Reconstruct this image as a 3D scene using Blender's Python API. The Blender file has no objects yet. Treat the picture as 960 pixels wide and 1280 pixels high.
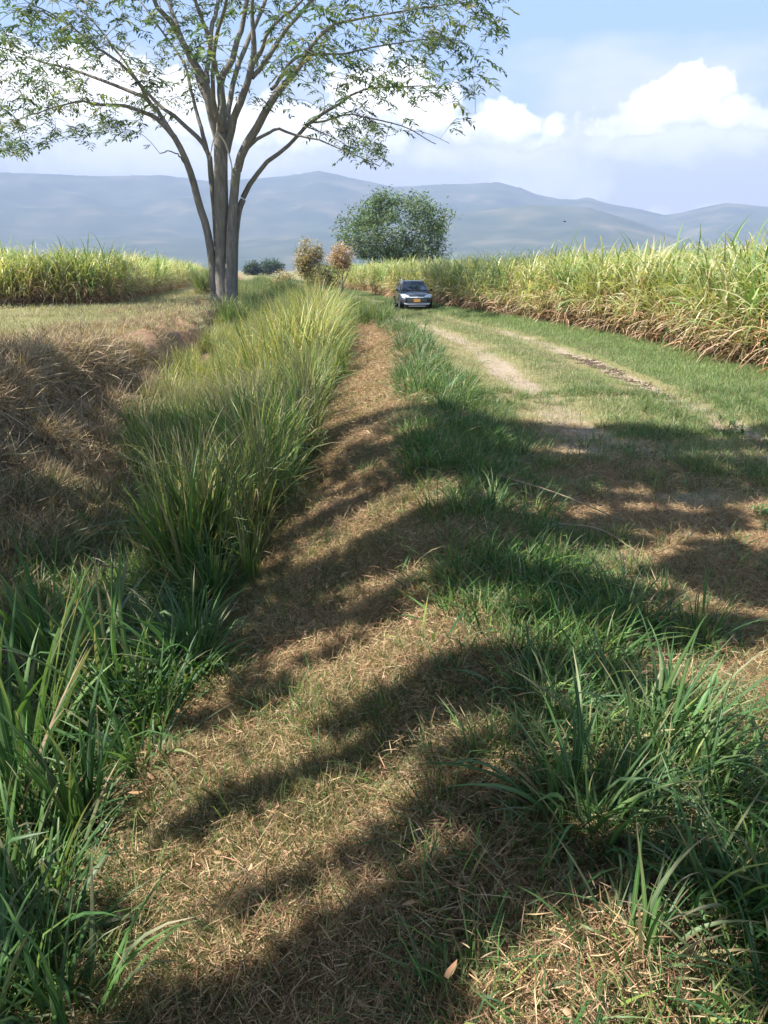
import bpy, bmesh, math, random
import numpy as np
from mathutils import Vector, Matrix

R = math.radians
SC = bpy.context.scene
COL = SC.collection
rng = np.random.default_rng(11)
random.seed(5)

# ------------------------------------------------------------------ camera
F_PX, CAM_Z, PITCH = 924.0, 1.86, R(18.1)
cam_d = bpy.data.cameras.new('camera')
cam = bpy.data.objects.new('camera', cam_d); COL.objects.link(cam)
cam.location = (0, 0, CAM_Z)
cam.rotation_euler = (R(90) - PITCH, 0, 0)
cam_d.sensor_fit = 'VERTICAL'; cam_d.sensor_height = 36.0; cam_d.sensor_width = 27.0
cam_d.lens = F_PX / 1280 * 36.0
cam_d.clip_start = 0.05; cam_d.clip_end = 40000
SC.camera = cam

# ------------------------------------------------------------------ light
SUN_EL, SUN_ROT = R(52), R(260)
SUN_DIR = Vector((math.sin(SUN_ROT) * math.cos(SUN_EL), math.cos(SUN_ROT) * math.cos(SUN_EL), math.sin(SUN_EL)))
sun_d = bpy.data.lights.new('sun', 'SUN'); sun_d.energy = 5.0; sun_d.angle = R(0.42); sun_d.color = (1.0, 0.95, 0.87)
sun = bpy.data.objects.new('sun', sun_d); COL.objects.link(sun)
sun.rotation_euler = SUN_DIR.to_track_quat('Z', 'Y').to_euler()
SC.view_settings.view_transform = 'Standard'; SC.view_settings.look = 'None'
SC.view_settings.exposure = 1.5; SC.view_settings.gamma = 1.0
SC.view_settings.use_curve_mapping = False
SKY_STRENGTH = 0.08
HAZE_DENSITY = 2.1e-4
SC.cycles.volume_bounces = 0
SC.cycles.max_bounces = 5
SC.cycles.diffuse_bounces = 2
SC.cycles.transmission_bounces = 4
SC.cycles.transparent_max_bounces = 6


def ray(u, v):
    """photo pixel (960x1280) -> world direction with depth 1 along the optical axis"""
    a, b = (u - 480) / F_PX, (v - 640) / F_PX
    s, c = math.sin(PITCH), math.cos(PITCH)
    return np.array([a, c - b * s, -s - b * c])


def at(u, v, y):
    d = ray(u, v)
    return np.array([0, 0, CAM_Z]) + d * (y / d[1])


# ------------------------------------------------------------------ noise
def _hash(ix, iy, seed):
    n = (ix.astype(np.int64) * 374761393 + iy.astype(np.int64) * 668265263 + seed * 2246822519) & 0xFFFFFFFF
    n = ((n ^ (n >> 13)) * 1274126177) & 0xFFFFFFFF
    n = n ^ (n >> 16)
    return (n & 0xFFFFFF) / float(0xFFFFFF)


def vnoise(x, y, seed=0):
    x = np.asarray(x, float); y = np.asarray(y, float)
    x, y = np.broadcast_arrays(x, y)
    ix, iy = np.floor(x), np.floor(y)
    fx, fy = x - ix, y - iy
    fx = fx * fx * (3 - 2 * fx); fy = fy * fy * (3 - 2 * fy)
    a = _hash(ix, iy, seed); b = _hash(ix + 1, iy, seed)
    c = _hash(ix, iy + 1, seed); d = _hash(ix + 1, iy + 1, seed)
    return (a * (1 - fx) + b * fx) * (1 - fy) + (c * (1 - fx) + d * fx) * fy


def fbm(x, y, seed=0, octv=4, gain=0.5):
    s, amp, tot = 0, 1.0, 0.0
    for i in range(octv):
        s = s + amp * vnoise(np.asarray(x) * 2 ** i, np.asarray(y) * 2 ** i, seed + i * 17)
        tot += amp; amp *= gain
    return s / tot


def sstep(a, b, x):
    t = np.clip((x - a) / (b - a), 0, 1)
    return t * t * (3 - 2 * t)


# ------------------------------------------------------------------ terrain
def road_shift(y):
    y = np.asarray(y, float)
    return -0.185 * 2.0 * np.logaddexp(0, (np.minimum(y, 400) - 21.5) / 2.0)


PR = np.array([(-60, .25), (-8, .22), (-5.85, .26), (-5.62, .10), (-5.38, -.58), (-4.2, -1.05), (-2.6, -1.08), (-1.7, -.68),
               (-.95, -.3), (-.45, -.08), (0, .1), (.35, .2), (.8, .17), (1.3, .04), (1.8, 0), (2.5, -.045), (3.4, .03),
               (4.45, -.055), (5.0, .01), (7, .03), (60, .03)])


def zg(x, y):
    x = np.asarray(x, float); y = np.asarray(y, float)
    r = x - road_shift(y)
    rb = np.where(r < -3.5, r + (fbm(x * .5, y * .55, 3, 3) - .5) * 1.1, r)
    z = np.interp(rb, PR[:, 0], PR[:, 1])
    far = sstep(90, 160, np.hypot(x, y))
    z = z * (1 - far) + .05 * far
    near = 1 - sstep(25, 60, np.hypot(x, y))
    z = z + near * (fbm(x * .9, y * .9, 7, 3) - .5) * .10
    path = sstep(-1.5, -.8, r) * (1 - sstep(.5, 1.2, r))
    z = z + near * path * ((fbm(x * 2.2 + y * 1.2, y * 4.5 - x * 2.5, 21, 3) - .5) * .15)
    bank = sstep(-7, -6, r) * (1 - sstep(-4, -3, r))
    z = z + near * bank * (fbm(x * 1.6, y * 1.6, 31, 3) - .5) * .6
    z = z + near * (fbm(x * 6, y * 6, 41, 2) - .5) * .035
    # mound at the foot of the big tree
    z = z + .28 * np.exp(-(((x + 8.7) / 1.9) ** 2 + ((y - 39.6) / 1.6) ** 2))
    return z


# ------------------------------------------------------------------ mesh building
class MB:
    """collects quads/triangles with a colour per vertex; builds one mesh"""
    def __init__(self):
        self.v, self.f4, self.f3, self.c, self.uv, self.n = [], [], [], [], [], 0

    def add(self, v, quads=None, tris=None, col=(.5, .5, .5), uv=None):
        v = np.asarray(v, np.float32).reshape(-1, 3)
        n = len(v)
        c = np.broadcast_to(np.asarray(col, np.float32), (n, 3))
        self.v.append(v); self.c.append(c)
        self.uv.append(np.zeros((n, 2), np.float32) if uv is None else np.asarray(uv, np.float32))
        if quads is not None and len(quads):
            self.f4.append(np.asarray(quads, np.int64) + self.n)
        if tris is not None and len(tris):
            self.f3.append(np.asarray(tris, np.int64) + self.n)
        self.n += n

    def mesh(self, name, mat, smooth=True):
        v = np.concatenate(self.v); c = np.concatenate(self.c); uv = np.concatenate(self.uv)
        f4 = np.concatenate(self.f4) if self.f4 else np.zeros((0, 4), np.int64)
        f3 = np.concatenate(self.f3) if self.f3 else np.zeros((0, 3), np.int64)
        me = bpy.data.meshes.new(name)
        me.vertices.add(len(v)); me.vertices.foreach_set('co', v.ravel())
        loops = np.concatenate([f4.ravel(), f3.ravel()]).astype(np.int32)
        me.loops.add(len(loops)); me.loops.foreach_set('vertex_index', loops)
        tot = np.concatenate([np.full(len(f4), 4), np.full(len(f3), 3)]).astype(np.int32)
        st = np.concatenate([[0], np.cumsum(tot)[:-1]]).astype(np.int32)
        me.polygons.add(len(tot)); me.polygons.foreach_set('loop_start', st)
        if smooth is True:
            me.polygons.foreach_set('use_smooth', np.ones(len(tot), bool))
        me.update(calc_edges=True)
        ca = me.color_attributes.new('Col', 'FLOAT_COLOR', 'POINT')
        ca.data.foreach_set('color', np.concatenate([c, np.ones((len(c), 1), np.float32)], 1).ravel())
        ua = me.attributes.new('BUV', 'FLOAT2', 'POINT')
        ua.data.foreach_set('vector', uv.ravel())
        me.validate()
        if mat is not None:
            me.materials.append(mat)
        return me

    def obj(self, name, mat, parent=None, smooth=True):
        return link(name, self.mesh(name, mat, smooth), parent)


def link(name, data, parent=None, loc=None):
    o = bpy.data.objects.new(name, data); COL.objects.link(o)
    if parent is not None:
        o.parent = parent
    if loc is not None:
        o.location = loc
    return o


def tag(o, label=None, cat=None, group=None, kind=None):
    for k, val in (('label', label), ('category', cat), ('group', group), ('kind', kind)):
        if val:
            o[k] = val
    return o


def empty(name, loc, rz=0, **kw):
    o = link(name, None, None, loc); o.rotation_euler = (0, 0, rz); o.empty_display_size = .1
    return tag(o, **kw)


def copy_tree(o, parent=None):
    c = o.copy(); COL.objects.link(c)
    c.parent = parent
    for ch in list(o.children):
        copy_tree(ch, c)
    return c


def jitter(col, n, amt=.18, hue=.08):
    c = np.asarray(col, float)
    k = 1 + (rng.random((n, 1)) - .5) * 2 * amt
    h = 1 + (rng.random((n, 3)) - .5) * 2 * hue
    return np.clip(c * k * h, .004, .95)


def blades(mb, base, az, lean, curve, length, width, col, tip=None, segs=6, power=1.4, twist=None, fold=0.0, wprof=2.2, kink=None):
    base = np.asarray(base, float).reshape(-1, 3); N = len(base)
    B = lambda q: np.broadcast_to(np.asarray(q, float), (N,)).copy()
    az, lean, curve, length, width = map(B, (az, lean, curve, length, width))
    t = np.linspace(0, 1, segs + 1)
    th = lean[:, None] + curve[:, None] * t[None] ** power
    if kink is not None:                      # blades folded over part way up
        kp, ka = kink
        th = th + np.where(t[None] > kp[:, None], ka[:, None], 0)
    mid = (th[:, 1:] + th[:, :-1]) / 2
    ds = length[:, None] / segs
    rr = np.concatenate([np.zeros((N, 1)), np.cumsum(np.sin(mid) * ds, 1)], 1)
    zz = np.concatenate([np.zeros((N, 1)), np.cumsum(np.cos(mid) * ds, 1)], 1)
    ca, sa = np.cos(az)[:, None], np.sin(az)[:, None]
    wob = np.sin(t[None] * 5 + az[:, None] * 7) * length[:, None] * .02 * t[None]
    p = np.stack([base[:, 0:1] + rr * ca - wob * sa, base[:, 1:2] + rr * sa + wob * ca, base[:, 2:3] + zz], -1)
    side = np.stack([-sa + 0 * t, ca + 0 * t, 0 * ca + 0 * t], -1)
    nrm = np.stack([-np.cos(th) * ca, -np.cos(th) * sa, np.sin(th)], -1)
    if twist is not None:
        tw = B(twist)[:, None] * t[None]
        cs, sn = np.cos(tw)[..., None], np.sin(tw)[..., None]
        side, nrm = side * cs + nrm * sn, nrm * cs - side * sn
    w = width[:, None] * (1 - t[None] ** wprof) * np.minimum(1, .55 + 2.5 * t[None]) + width[:, None] * .03
    L = p - side * w[..., None] / 2; Rr = p + side * w[..., None] / 2
    S = segs + 1
    col = np.broadcast_to(np.asarray(col, float), (N, 3))
    tip = col if tip is None else np.broadcast_to(np.asarray(tip, float), (N, 3))
    m = (t ** 3)[None, :, None]
    cc = col[:, None] * (1 - m) + tip[:, None] * m
    if fold:
        Mv = p + nrm * (w[..., None] * fold)
        V = np.stack([L, Mv, Rr], 2); k = 3
    else:
        V = np.stack([L, Rr], 2); k = 2
    cc = np.repeat(cc[:, :, None], k, 2)
    uu = np.broadcast_to(np.linspace(0, 1, k)[None, None], (N, S, k))
    vv = np.broadcast_to(t[None, :, None], (N, S, k))
    idx = np.arange(N * S * k).reshape(N, S, k)
    q = [np.stack([idx[:, :-1, j], idx[:, :-1, j + 1], idx[:, 1:, j + 1], idx[:, 1:, j]], -1).reshape(-1, 4) for j in range(k - 1)]
    mb.add(V.reshape(-1, 3), np.concatenate(q), None, cc.reshape(-1, 3), np.stack([uu, vv], -1).reshape(-1, 2))


def tube(mb, pts, rad, sides=6, col=(.3, .25, .2), cap=True):
    pts = np.asarray(pts, float); n = len(pts)
    rad = np.broadcast_to(np.asarray(rad, float), (n,))
    tan = np.gradient(pts, axis=0); tan /= np.linalg.norm(tan, axis=1)[:, None] + 1e-9
    ref = np.array([0, 1, 0.]) if abs(tan[:, 1]).mean() < .8 else np.array([1., 0, 0])
    a = np.cross(tan, ref); a /= np.linalg.norm(a, axis=1)[:, None] + 1e-9
    b = np.cross(tan, a)
    ang = np.arange(sides) / sides * 2 * np.pi
    ring = a[:, None] * np.cos(ang)[None, :, None] + b[:, None] * np.sin(ang)[None, :, None]
    V = pts[:, None] + ring * rad[:, None, None]
    idx = np.arange(n * sides).reshape(n, sides); nx = np.roll(idx, -1, 1)
    q = np.stack([idx[:-1], idx[1:], nx[1:], nx[:-1]], -1).reshape(-1, 4)
    uv = np.stack(np.broadcast_arrays(ang[None] / 6.283, np.linspace(0, 1, n)[:, None]), -1).reshape(-1, 2)
    tris = None
    if cap and sides >= 3:
        tris = [(idx[-1, 0], idx[-1, i + 1], idx[-1, i]) for i in range(1, sides - 1)]
    mb.add(V.reshape(-1, 3), q, tris, col, uv)


def smooth_path(pts, n):
    """Catmull-Rom through control rows (any width)"""
    p = np.asarray(pts, float)
    p = np.vstack([2 * p[0] - p[1], p, 2 * p[-1] - p[-2]])
    out = []
    m = len(p) - 3
    for s in np.linspace(0, m - 1e-6, n):
        i = int(s); t = s - i
        a, b, c, d = p[i], p[i + 1], p[i + 2], p[i + 3]
        out.append(.5 * ((2 * b) + (-a + c) * t + (2 * a - 5 * b + 4 * c - d) * t * t + (-a + 3 * b - 3 * c + d) * t ** 3))
    return np.array(out)


# ------------------------------------------------------------------ materials
def new_mat(name):
    m = bpy.data.materials.new(name); m.use_nodes = True
    nt = m.node_tree; nt.nodes.clear()
    out = nt.nodes.new('ShaderNodeOutputMaterial')
    return m, nt, out


def N(nt, typ, **kw):
    n = nt.nodes.new(typ)
    for k, v in kw.items():
        if k.startswith('i_'):
            key = k[2:]
            key = int(key) if key.isdigit() else key
            n.inputs[key].default_value = v
        else:
            setattr(n, k, v)
    return n


def mixc(nt, fac, a, b, mode='MIX'):
    n = nt.nodes.new('ShaderNodeMix'); n.data_type = 'RGBA'; n.blend_type = mode
    for sock, val in ((n.inputs[0], fac), (n.inputs[6], a), (n.inputs[7], b)):
        if hasattr(val, 'is_linked') or isinstance(val, bpy.types.NodeSocket):
            nt.links.new(val, sock)
        elif isinstance(val, (int, float)):
            sock.default_value = val
        else:
            sock.default_value = (*val, 1)
    return n.outputs[2]


def math_n(nt, op, a, b=None, c=None, clamp=False):
    n = nt.nodes.new('ShaderNodeMath'); n.operation = op; n.use_clamp = clamp
    for s, val in zip(n.inputs, (a, b, c)):
        if val is None:
            continue
        if isinstance(val, bpy.types.NodeSocket):
            nt.links.new(val, s)
        else:
            s.default_value = val
    return n.outputs[0]


def ramp(nt, fac, stops):
    n = nt.nodes.new('ShaderNodeValToRGB')
    nt.links.new(fac, n.inputs[0])
    e = n.color_ramp.elements
    e[0].position, e[1].position = stops[0][0], stops[-1][0]
    for s in stops[1:-1]:
        e.new(s[0])
    for el, s in zip(sorted(e, key=lambda q: q.position), stops):
        el.color = (*s[1], 1) if not isinstance(s[1], (int, float)) else (s[1],) * 3 + (1,)
    return n.outputs[0]


def leaf_mat(name, trans=.35, rough=.5, spec=.35, vary=.22, rib=.0):
    m, nt, out = new_mat(name)
    at_ = N(nt, 'ShaderNodeAttribute', attribute_name='Col')
    oi = N(nt, 'ShaderNodeObjectInfo')
    k = math_n(nt, 'MULTIPLY_ADD', oi.outputs['Random'], vary * 2, 1 - vary)
    comb = N(nt, 'ShaderNodeCombineColor'); nt.links.new(k, comb.inputs[0]); nt.links.new(k, comb.inputs[1]); nt.links.new(k, comb.inputs[2])
    c = mixc(nt, 1.0, at_.outputs['Color'], comb.outputs[0], 'MULTIPLY')
    if rib:
        uv = N(nt, 'ShaderNodeAttribute', attribute_name='BUV')
        sx = N(nt, 'ShaderNodeSeparateXYZ'); nt.links.new(uv.outputs['Vector'], sx.inputs[0])
        d = math_n(nt, 'ABSOLUTE', math_n(nt, 'SUBTRACT', sx.outputs[0], .5))
        r = math_n(nt, 'LESS_THAN', d, .07)
        stripe = math_n(nt, 'MULTIPLY_ADD', math_n(nt, 'SINE', math_n(nt, 'MULTIPLY', sx.outputs[0], 60.0)), .08, 1.0)
        cs = N(nt, 'ShaderNodeCombineColor')
        for i in range(3):
            nt.links.new(stripe, cs.inputs[i])
        c = mixc(nt, 1.0, c, cs.outputs[0], 'MULTIPLY')
        c = mixc(nt, math_n(nt, 'MULTIPLY', r, rib), c, (.30, .38, .20))
    p = N(nt, 'ShaderNodeBsdfPrincipled')
    nt.links.new(c, p.inputs['Base Color'])
    p.inputs['Roughness'].default_value = rough; p.inputs['Specular IOR Level'].default_value = spec
    tr = N(nt, 'ShaderNodeBsdfTranslucent')
    nt.links.new(mixc(nt, 1.0, c, (1.25, 1.25, .6), 'MULTIPLY'), tr.inputs[0])
    mx = N(nt, 'ShaderNodeMixShader'); mx.inputs[0].default_value = trans
    nt.links.new(p.outputs[0], mx.inputs[1]); nt.links.new(tr.outputs[0], mx.inputs[2])
    nt.links.new(mx.outputs[0], out.inputs[0])
    return m


def col_mat(name, color, rough=.6, spec=.4, metal=0., coat=0., noise=None):
    m, nt, out = new_mat(name)
    p = N(nt, 'ShaderNodeBsdfPrincipled')
    p.inputs['Roughness'].default_value = rough; p.inputs['Specular IOR Level'].default_value = spec
    p.inputs['Metallic'].default_value = metal; p.inputs['Coat Weight'].default_value = coat
    if noise:
        tc = N(nt, 'ShaderNodeTexCoord'); nz = N(nt, 'ShaderNodeTexNoise')
        nz.inputs['Scale'].default_value = noise[0]; nz.inputs['Detail'].default_value = 5
        nt.links.new(tc.outputs['Object'], nz.inputs['Vector'])
        nt.links.new(mixc(nt, nz.outputs[0], color, noise[1]), p.inputs['Base Color'])
    else:
        p.inputs['Base Color'].default_value = (*color, 1)
    nt.links.new(p.outputs[0], out.inputs[0])
    return m


def bark_mat(name, c1, c2, c3):
    m, nt, out = new_mat(name)
    tc = N(nt, 'ShaderNodeTexCoord')
    mp = N(nt, 'ShaderNodeMapping'); mp.inputs['Scale'].default_value = (1, 1, .22)
    nt.links.new(tc.outputs['Object'], mp.inputs[0])
    n1 = N(nt, 'ShaderNodeTexNoise'); n1.inputs['Scale'].default_value = 7; n1.inputs['Detail'].default_value = 8; n1.inputs['Roughness'].default_value = .7
    nt.links.new(mp.outputs[0], n1.inputs['Vector'])
    n2 = N(nt, 'ShaderNodeTexNoise'); n2.inputs['Scale'].default_value = .9; n2.inputs['Detail'].default_value = 4
    nt.links.new(tc.outputs['Object'], n2.inputs['Vector'])
    c = ramp(nt, n1.outputs[0], [(.3, c1), (.55, c2), (.75, c3)])
    c = mixc(nt, ramp(nt, n2.outputs[0], [(.5, 0.), (.7, .45)]), c, (.17, .18, .09))
    p = N(nt, 'ShaderNodeBsdfPrincipled'); p.inputs['Roughness'].default_value = .9; p.inputs['Specular IOR Level'].default_value = .2
    nt.links.new(c, p.inputs['Base Color'])
    b = N(nt, 'ShaderNodeBump'); b.inputs['Strength'].default_value = 1.0; b.inputs['Distance'].default_value = .08
    nt.links.new(n1.outputs[0], b.inputs['Height']); nt.links.new(b.outputs[0], p.inputs['Normal'])
    nt.links.new(p.outputs[0], out.inputs[0])
    return m


M_BLADE = leaf_mat('grass_blade', .32, .48, .35, .16, rib=.35)
M_LAWN = leaf_mat('short_grass', .3, .6, .2, .16)
M_STRAW = leaf_mat('straw', .15, .75, .2, .18)
M_CANE = leaf_mat('cane_leaf', .34, .42, .45, .14, rib=.5)
M_TREE = leaf_mat('tree_leaf', .3, .5, .35, .1)
M_BARK = bark_mat('grey_bark', (.11, .098, .085), (.21, .19, .165), (.32, .29, .25))
M_STALK = leaf_mat('cane_stalk', .05, .6, .3, .1)


# ------------------------------------------------------------------ world: sky and clouds
def build_world():
    w = bpy.data.worlds.new('World'); SC.world = w; w.use_nodes = True
    nt = w.node_tree; nt.nodes.clear()
    out = nt.nodes.new('ShaderNodeOutputWorld'); bg = nt.nodes.new('ShaderNodeBackground')
    bg.inputs['Strength'].default_value = SKY_STRENGTH
    nt.links.new(bg.outputs[0], out.inputs[0])
    sky = nt.nodes.new('ShaderNodeTexSky'); sky.sky_type = 'NISHITA'; sky.sun_disc = False
    sky.sun_elevation = SUN_EL; sky.sun_rotation = SUN_ROT
    sky.air_density = 1.0; sky.dust_density = 1.2; sky.ozone_density = 1.6; sky.altitude = 900
    tc = nt.nodes.new('ShaderNodeTexCoord')
    sx = nt.nodes.new('ShaderNodeSeparateXYZ'); nt.links.new(tc.outputs['Generated'], sx.inputs[0])
    az = math_n(nt, 'ARCTAN2', sx.outputs[0], sx.outputs[1])
    el = math_n(nt, 'ARCSINE', sx.outputs[2])
    cv = nt.nodes.new('ShaderNodeCombineXYZ'); nt.links.new(az, cv.inputs[0]); nt.links.new(el, cv.inputs[1])
    AE = cv.outputs[0]

    def noise(vec, scale, detail=5, rough=.55, sy=1.0, seed=0.0):
        mp = nt.nodes.new('ShaderNodeMapping'); mp.inputs['Scale'].default_value = (1, sy, 1); mp.inputs['Location'].default_value = (seed, seed * .7, seed * 1.3)
        nt.links.new(vec, mp.inputs[0])
        n = nt.nodes.new('ShaderNodeTexNoise'); n.inputs['Scale'].default_value = scale
        n.inputs['Detail'].default_value = detail; n.inputs['Roughness'].default_value = rough
        nt.links.new(mp.outputs[0], n.inputs['Vector'])
        return n.outputs[0]

    def ang(u, v):
        d = ray(u, v); d = d / np.linalg.norm(d)
        return math.atan2(d[0], d[1]), math.asin(d[2])
    wn = noise(AE, 14, 6, .6); wn2 = noise(AE, 14, 6, .6, 1, 5.3)
    wa = math_n(nt, 'MULTIPLY_ADD', wn, .055, -.0275); we = math_n(nt, 'MULTIPLY_ADD', wn2, .04, -.02)
    aw = math_n(nt, 'ADD', az, wa); ew = math_n(nt, 'ADD', el, we)

    def blobs(lst, flat=2.2):
        cur = None
        for (u, v, ru, rv) in lst:
            a0, e0 = ang(u - 8, v + 16); ra, re = ru / 880.0, rv / 880.0
            da = math_n(nt, 'DIVIDE', math_n(nt, 'SUBTRACT', aw, a0), ra)
            de = math_n(nt, 'DIVIDE', math_n(nt, 'SUBTRACT', ew, e0), re)
            # flat bases: the lower half of every puff is squashed
            de = math_n(nt, 'MAXIMUM', de, math_n(nt, 'MULTIPLY', de, -flat))
            b = math_n(nt, 'SUBTRACT', 1.0, math_n(nt, 'ADD', math_n(nt, 'MULTIPLY', da, da), math_n(nt, 'MULTIPLY', de, de)))
            cur = b if cur is None else math_n(nt, 'MAXIMUM', cur, b)
        return cur
    nd_ = noise(AE, 24, 8, .6)
    vo = nt.nodes.new('ShaderNodeTexVoronoi'); vo.feature = 'SMOOTH_F1'; vo.inputs['Scale'].default_value = 30; vo.inputs['Detail'].default_value = 3; vo.inputs['Roughness'].default_value = .6
    vo.inputs['Smoothness'].default_value = .35
    nt.links.new(AE, vo.inputs['Vector'])
    puff = math_n(nt, 'SUBTRACT', .95, vo.outputs['Distance'])
    detail = math_n(nt, 'ADD', math_n(nt, 'MULTIPLY', nd_, .55), math_n(nt, 'MULTIPLY', puff, .45))
    # bright cumulus
    big = blobs([(850, 132, 105, 30), (865, 112, 62, 40), (872, 98, 30, 28), (828, 118, 46, 30), (905, 132, 60, 18), (800, 140, 55, 16),
                 (628, 150, 58, 36), (600, 160, 60, 30), (650, 145, 40, 24), (700, 150, 20, 24), (684, 168, 26, 14),
                 (110, 110, 190, 62), (30, 90, 70, 50), (200, 130, 120, 40), (430, 160, 110, 48), (540, 130, 60, 44), (330, 150, 120, 44),
                 (790, 152, 70, 14), (935, 140, 60, 22), (480, 110, 80, 60), (30, 140, 90, 40), (1130, 120, 110, 60), (1350, 150, 160, 60), (-200, 130, 150, 60), (-480, 140, 150, 70)])
    d1 = math_n(nt, 'ADD', big, math_n(nt, 'MULTIPLY_ADD', detail, 1.1, -.58))
    m1 = ramp(nt, d1, [(.0, 0.), (.13, .45), (.30, .9), (.5, 1.)])
    # soft low puffs inside the veil
    low = blobs([(850, 160, 170, 34), (640, 170, 120, 30), (690, 205, 90, 34), (200, 175, 260, 40), (640, 255, 50, 22), (740, 225, 36, 26), (828, 262, 32, 20), (905, 250, 30, 16), (560, 175, 60, 24)], 1.0)
    d2 = math_n(nt, 'ADD', low, math_n(nt, 'MULTIPLY_ADD', detail, 1.0, -.55))
    m2 = ramp(nt, d2, [(.0, 0.), (.6, .85)])
    # veil of thin cloud low over the mountains, everywhere round the horizon
    vn = noise(AE, 5, 6, .55, 2.2, 2.0)
    vd = math_n(nt, 'ADD', math_n(nt, 'MULTIPLY_ADD', el, -7.5, 1.72), math_n(nt, 'MULTIPLY_ADD', vn, 1.9, -.95))
    m3 = ramp(nt, vd, [(.0, 0.), (.62, .93)])
    # scattered cumulus overhead and behind
    on = noise(tc.outputs['Generated'], 2.6, 7, .58, 1, 1.0)
    hi = ramp(nt, math_n(nt, 'ADD', on, math_n(nt, 'MULTIPLY', sstep_node(nt, el, .34, .55), .0)), [(.56, 0.), (.66, .9)])
    m4 = math_n(nt, 'MULTIPLY', hi, sstep_node(nt, el, .36, .55))
    K = 1.0 / SKY_STRENGTH
    white = tuple(K * q for q in (1.15, 1.10, 1.02)); grey = tuple(K * q for q in (.50, .50, .53)); veil = tuple(K * q for q in (.49, .48, .475))
    c = mixc(nt, .5, sky.outputs[0], tuple(K * q for q in (.20, .33, .56)))
    c = mixc(nt, m3, c, veil)
    c = mixc(nt, m2, c, tuple(K * q for q in (.74, .72, .70)))
    e_lo = ang(800, 172)[1]; e_hi = ang(800, 118)[1]
    hgt = math_n(nt, 'MULTIPLY', math_n(nt, 'SUBTRACT', ew, e_lo), 1.0 / (e_hi - e_lo))
    lit = ramp(nt, math_n(nt, 'ADD', math_n(nt, 'ADD', math_n(nt, 'MULTIPLY', d1, .45), math_n(nt, 'MULTIPLY', hgt, .55)), math_n(nt, 'MULTIPLY_ADD', noise(AE, 26, 6, .6, 1, 9.0), 1.3, -.68)), [(.0, 0.), (.7, 1.)])
    cum = mixc(nt, lit, grey, white)
    c = mixc(nt, m1, c, cum)
    c = mixc(nt, m4, c, tuple(K * q for q in (.5, .51, .54)))
    nt.links.new(c, bg.inputs['Color'])


def sstep_node(nt, x, a, b):
    n = nt.nodes.new('ShaderNodeMapRange'); n.interpolation_type = 'SMOOTHSTEP'
    nt.links.new(x, n.inputs[0])
    n.inputs[1].default_value = a; n.inputs[2].default_value = b
    return n.outputs[0]


build_world()


# ------------------------------------------------------------------ ground sheet
def ground_material():
    m, nt, out = new_mat('earth_and_thatch')
    z = N(nt, 'ShaderNodeAttribute', attribute_name='Col')
    sz = N(nt, 'ShaderNodeSeparateColor'); nt.links.new(z.outputs['Color'], sz.inputs[0])
    tc = N(nt, 'ShaderNodeTexCoord')

    def nz(scale, det=5, r=.6):
        n = N(nt, 'ShaderNodeTexNoise'); n.inputs['Scale'].default_value = scale
        n.inputs['Detail'].default_value = det; n.inputs['Roughness'].default_value = r
        nt.links.new(tc.outputs['Object'], n.inputs['Vector'])
        return n.outputs[0]
    f1, f2, f3 = nz(34, 6, .7), nz(4.5, 6, .65), nz(.7, 4)
    dry = ramp(nt, f1, [(.25, (.11, .085, .045)), (.5, (.24, .20, .10)), (.75, (.36, .30, .17))])
    dry = mixc(nt, ramp(nt, f3, [(.4, 0.), (.62, .7)]), dry, (.17, .185, .07))
    straw = ramp(nt, f1, [(.25, (.11, .062, .04)), (.5, (.29, .175, .11)), (.78, (.46, .32, .20))])
    straw = mixc(nt, ramp(nt, f2, [(.46, 0.), (.66, .6)]), straw, (.13, .07, .04))
    grn = ramp(nt, f1, [(.3, (.03, .045, .015)), (.55, (.075, .10, .032)), (.8, (.15, .165, .065))])
    bare = ramp(nt, f1, [(.25, (.18, .135, .098)), (.5, (.36, .285, .21)), (.8, (.47, .385, .295))])
    bare = mixc(nt, ramp(nt, f2, [(.5, 0.), (.7, .5)]), bare, (.16, .115, .075))
    wob = math_n(nt, 'MULTIPLY_ADD', f2, .9, -.45)

    def fac(s):
        return ramp(nt, math_n(nt, 'ADD', s, wob), [(.38, 0.), (.62, 1.)])
    c = mixc(nt, fac(sz.outputs[1]), dry, grn)
    c = mixc(nt, fac(sz.outputs[0]), c, straw)
    c = mixc(nt, fac(sz.outputs[2]), c, bare)
    p = N(nt, 'ShaderNodeBsdfPrincipled'); p.inputs['Roughness'].default_value = .95; p.inputs['Specular IOR Level'].default_value = .1
    nt.links.new(c, p.inputs['Base Color'])
    b = N(nt, 'ShaderNodeBump'); b.inputs['Strength'].default_value = .8; b.inputs['Distance'].default_value = .03
    nt.links.new(f1, b.inputs['Height']); nt.links.new(b.outputs[0], p.inputs['Normal'])
    nt.links.new(p.outputs[0], out.inputs[0])
    return m


def spaced(a0, step0, grow, end, mid=0.0):
    out = [a0]
    while abs(out[-1] - a0) < abs(end):
        out.append(out[-1] + math.copysign(abs(step0) + grow * abs(out[-1] - mid), end))
    return out


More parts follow.
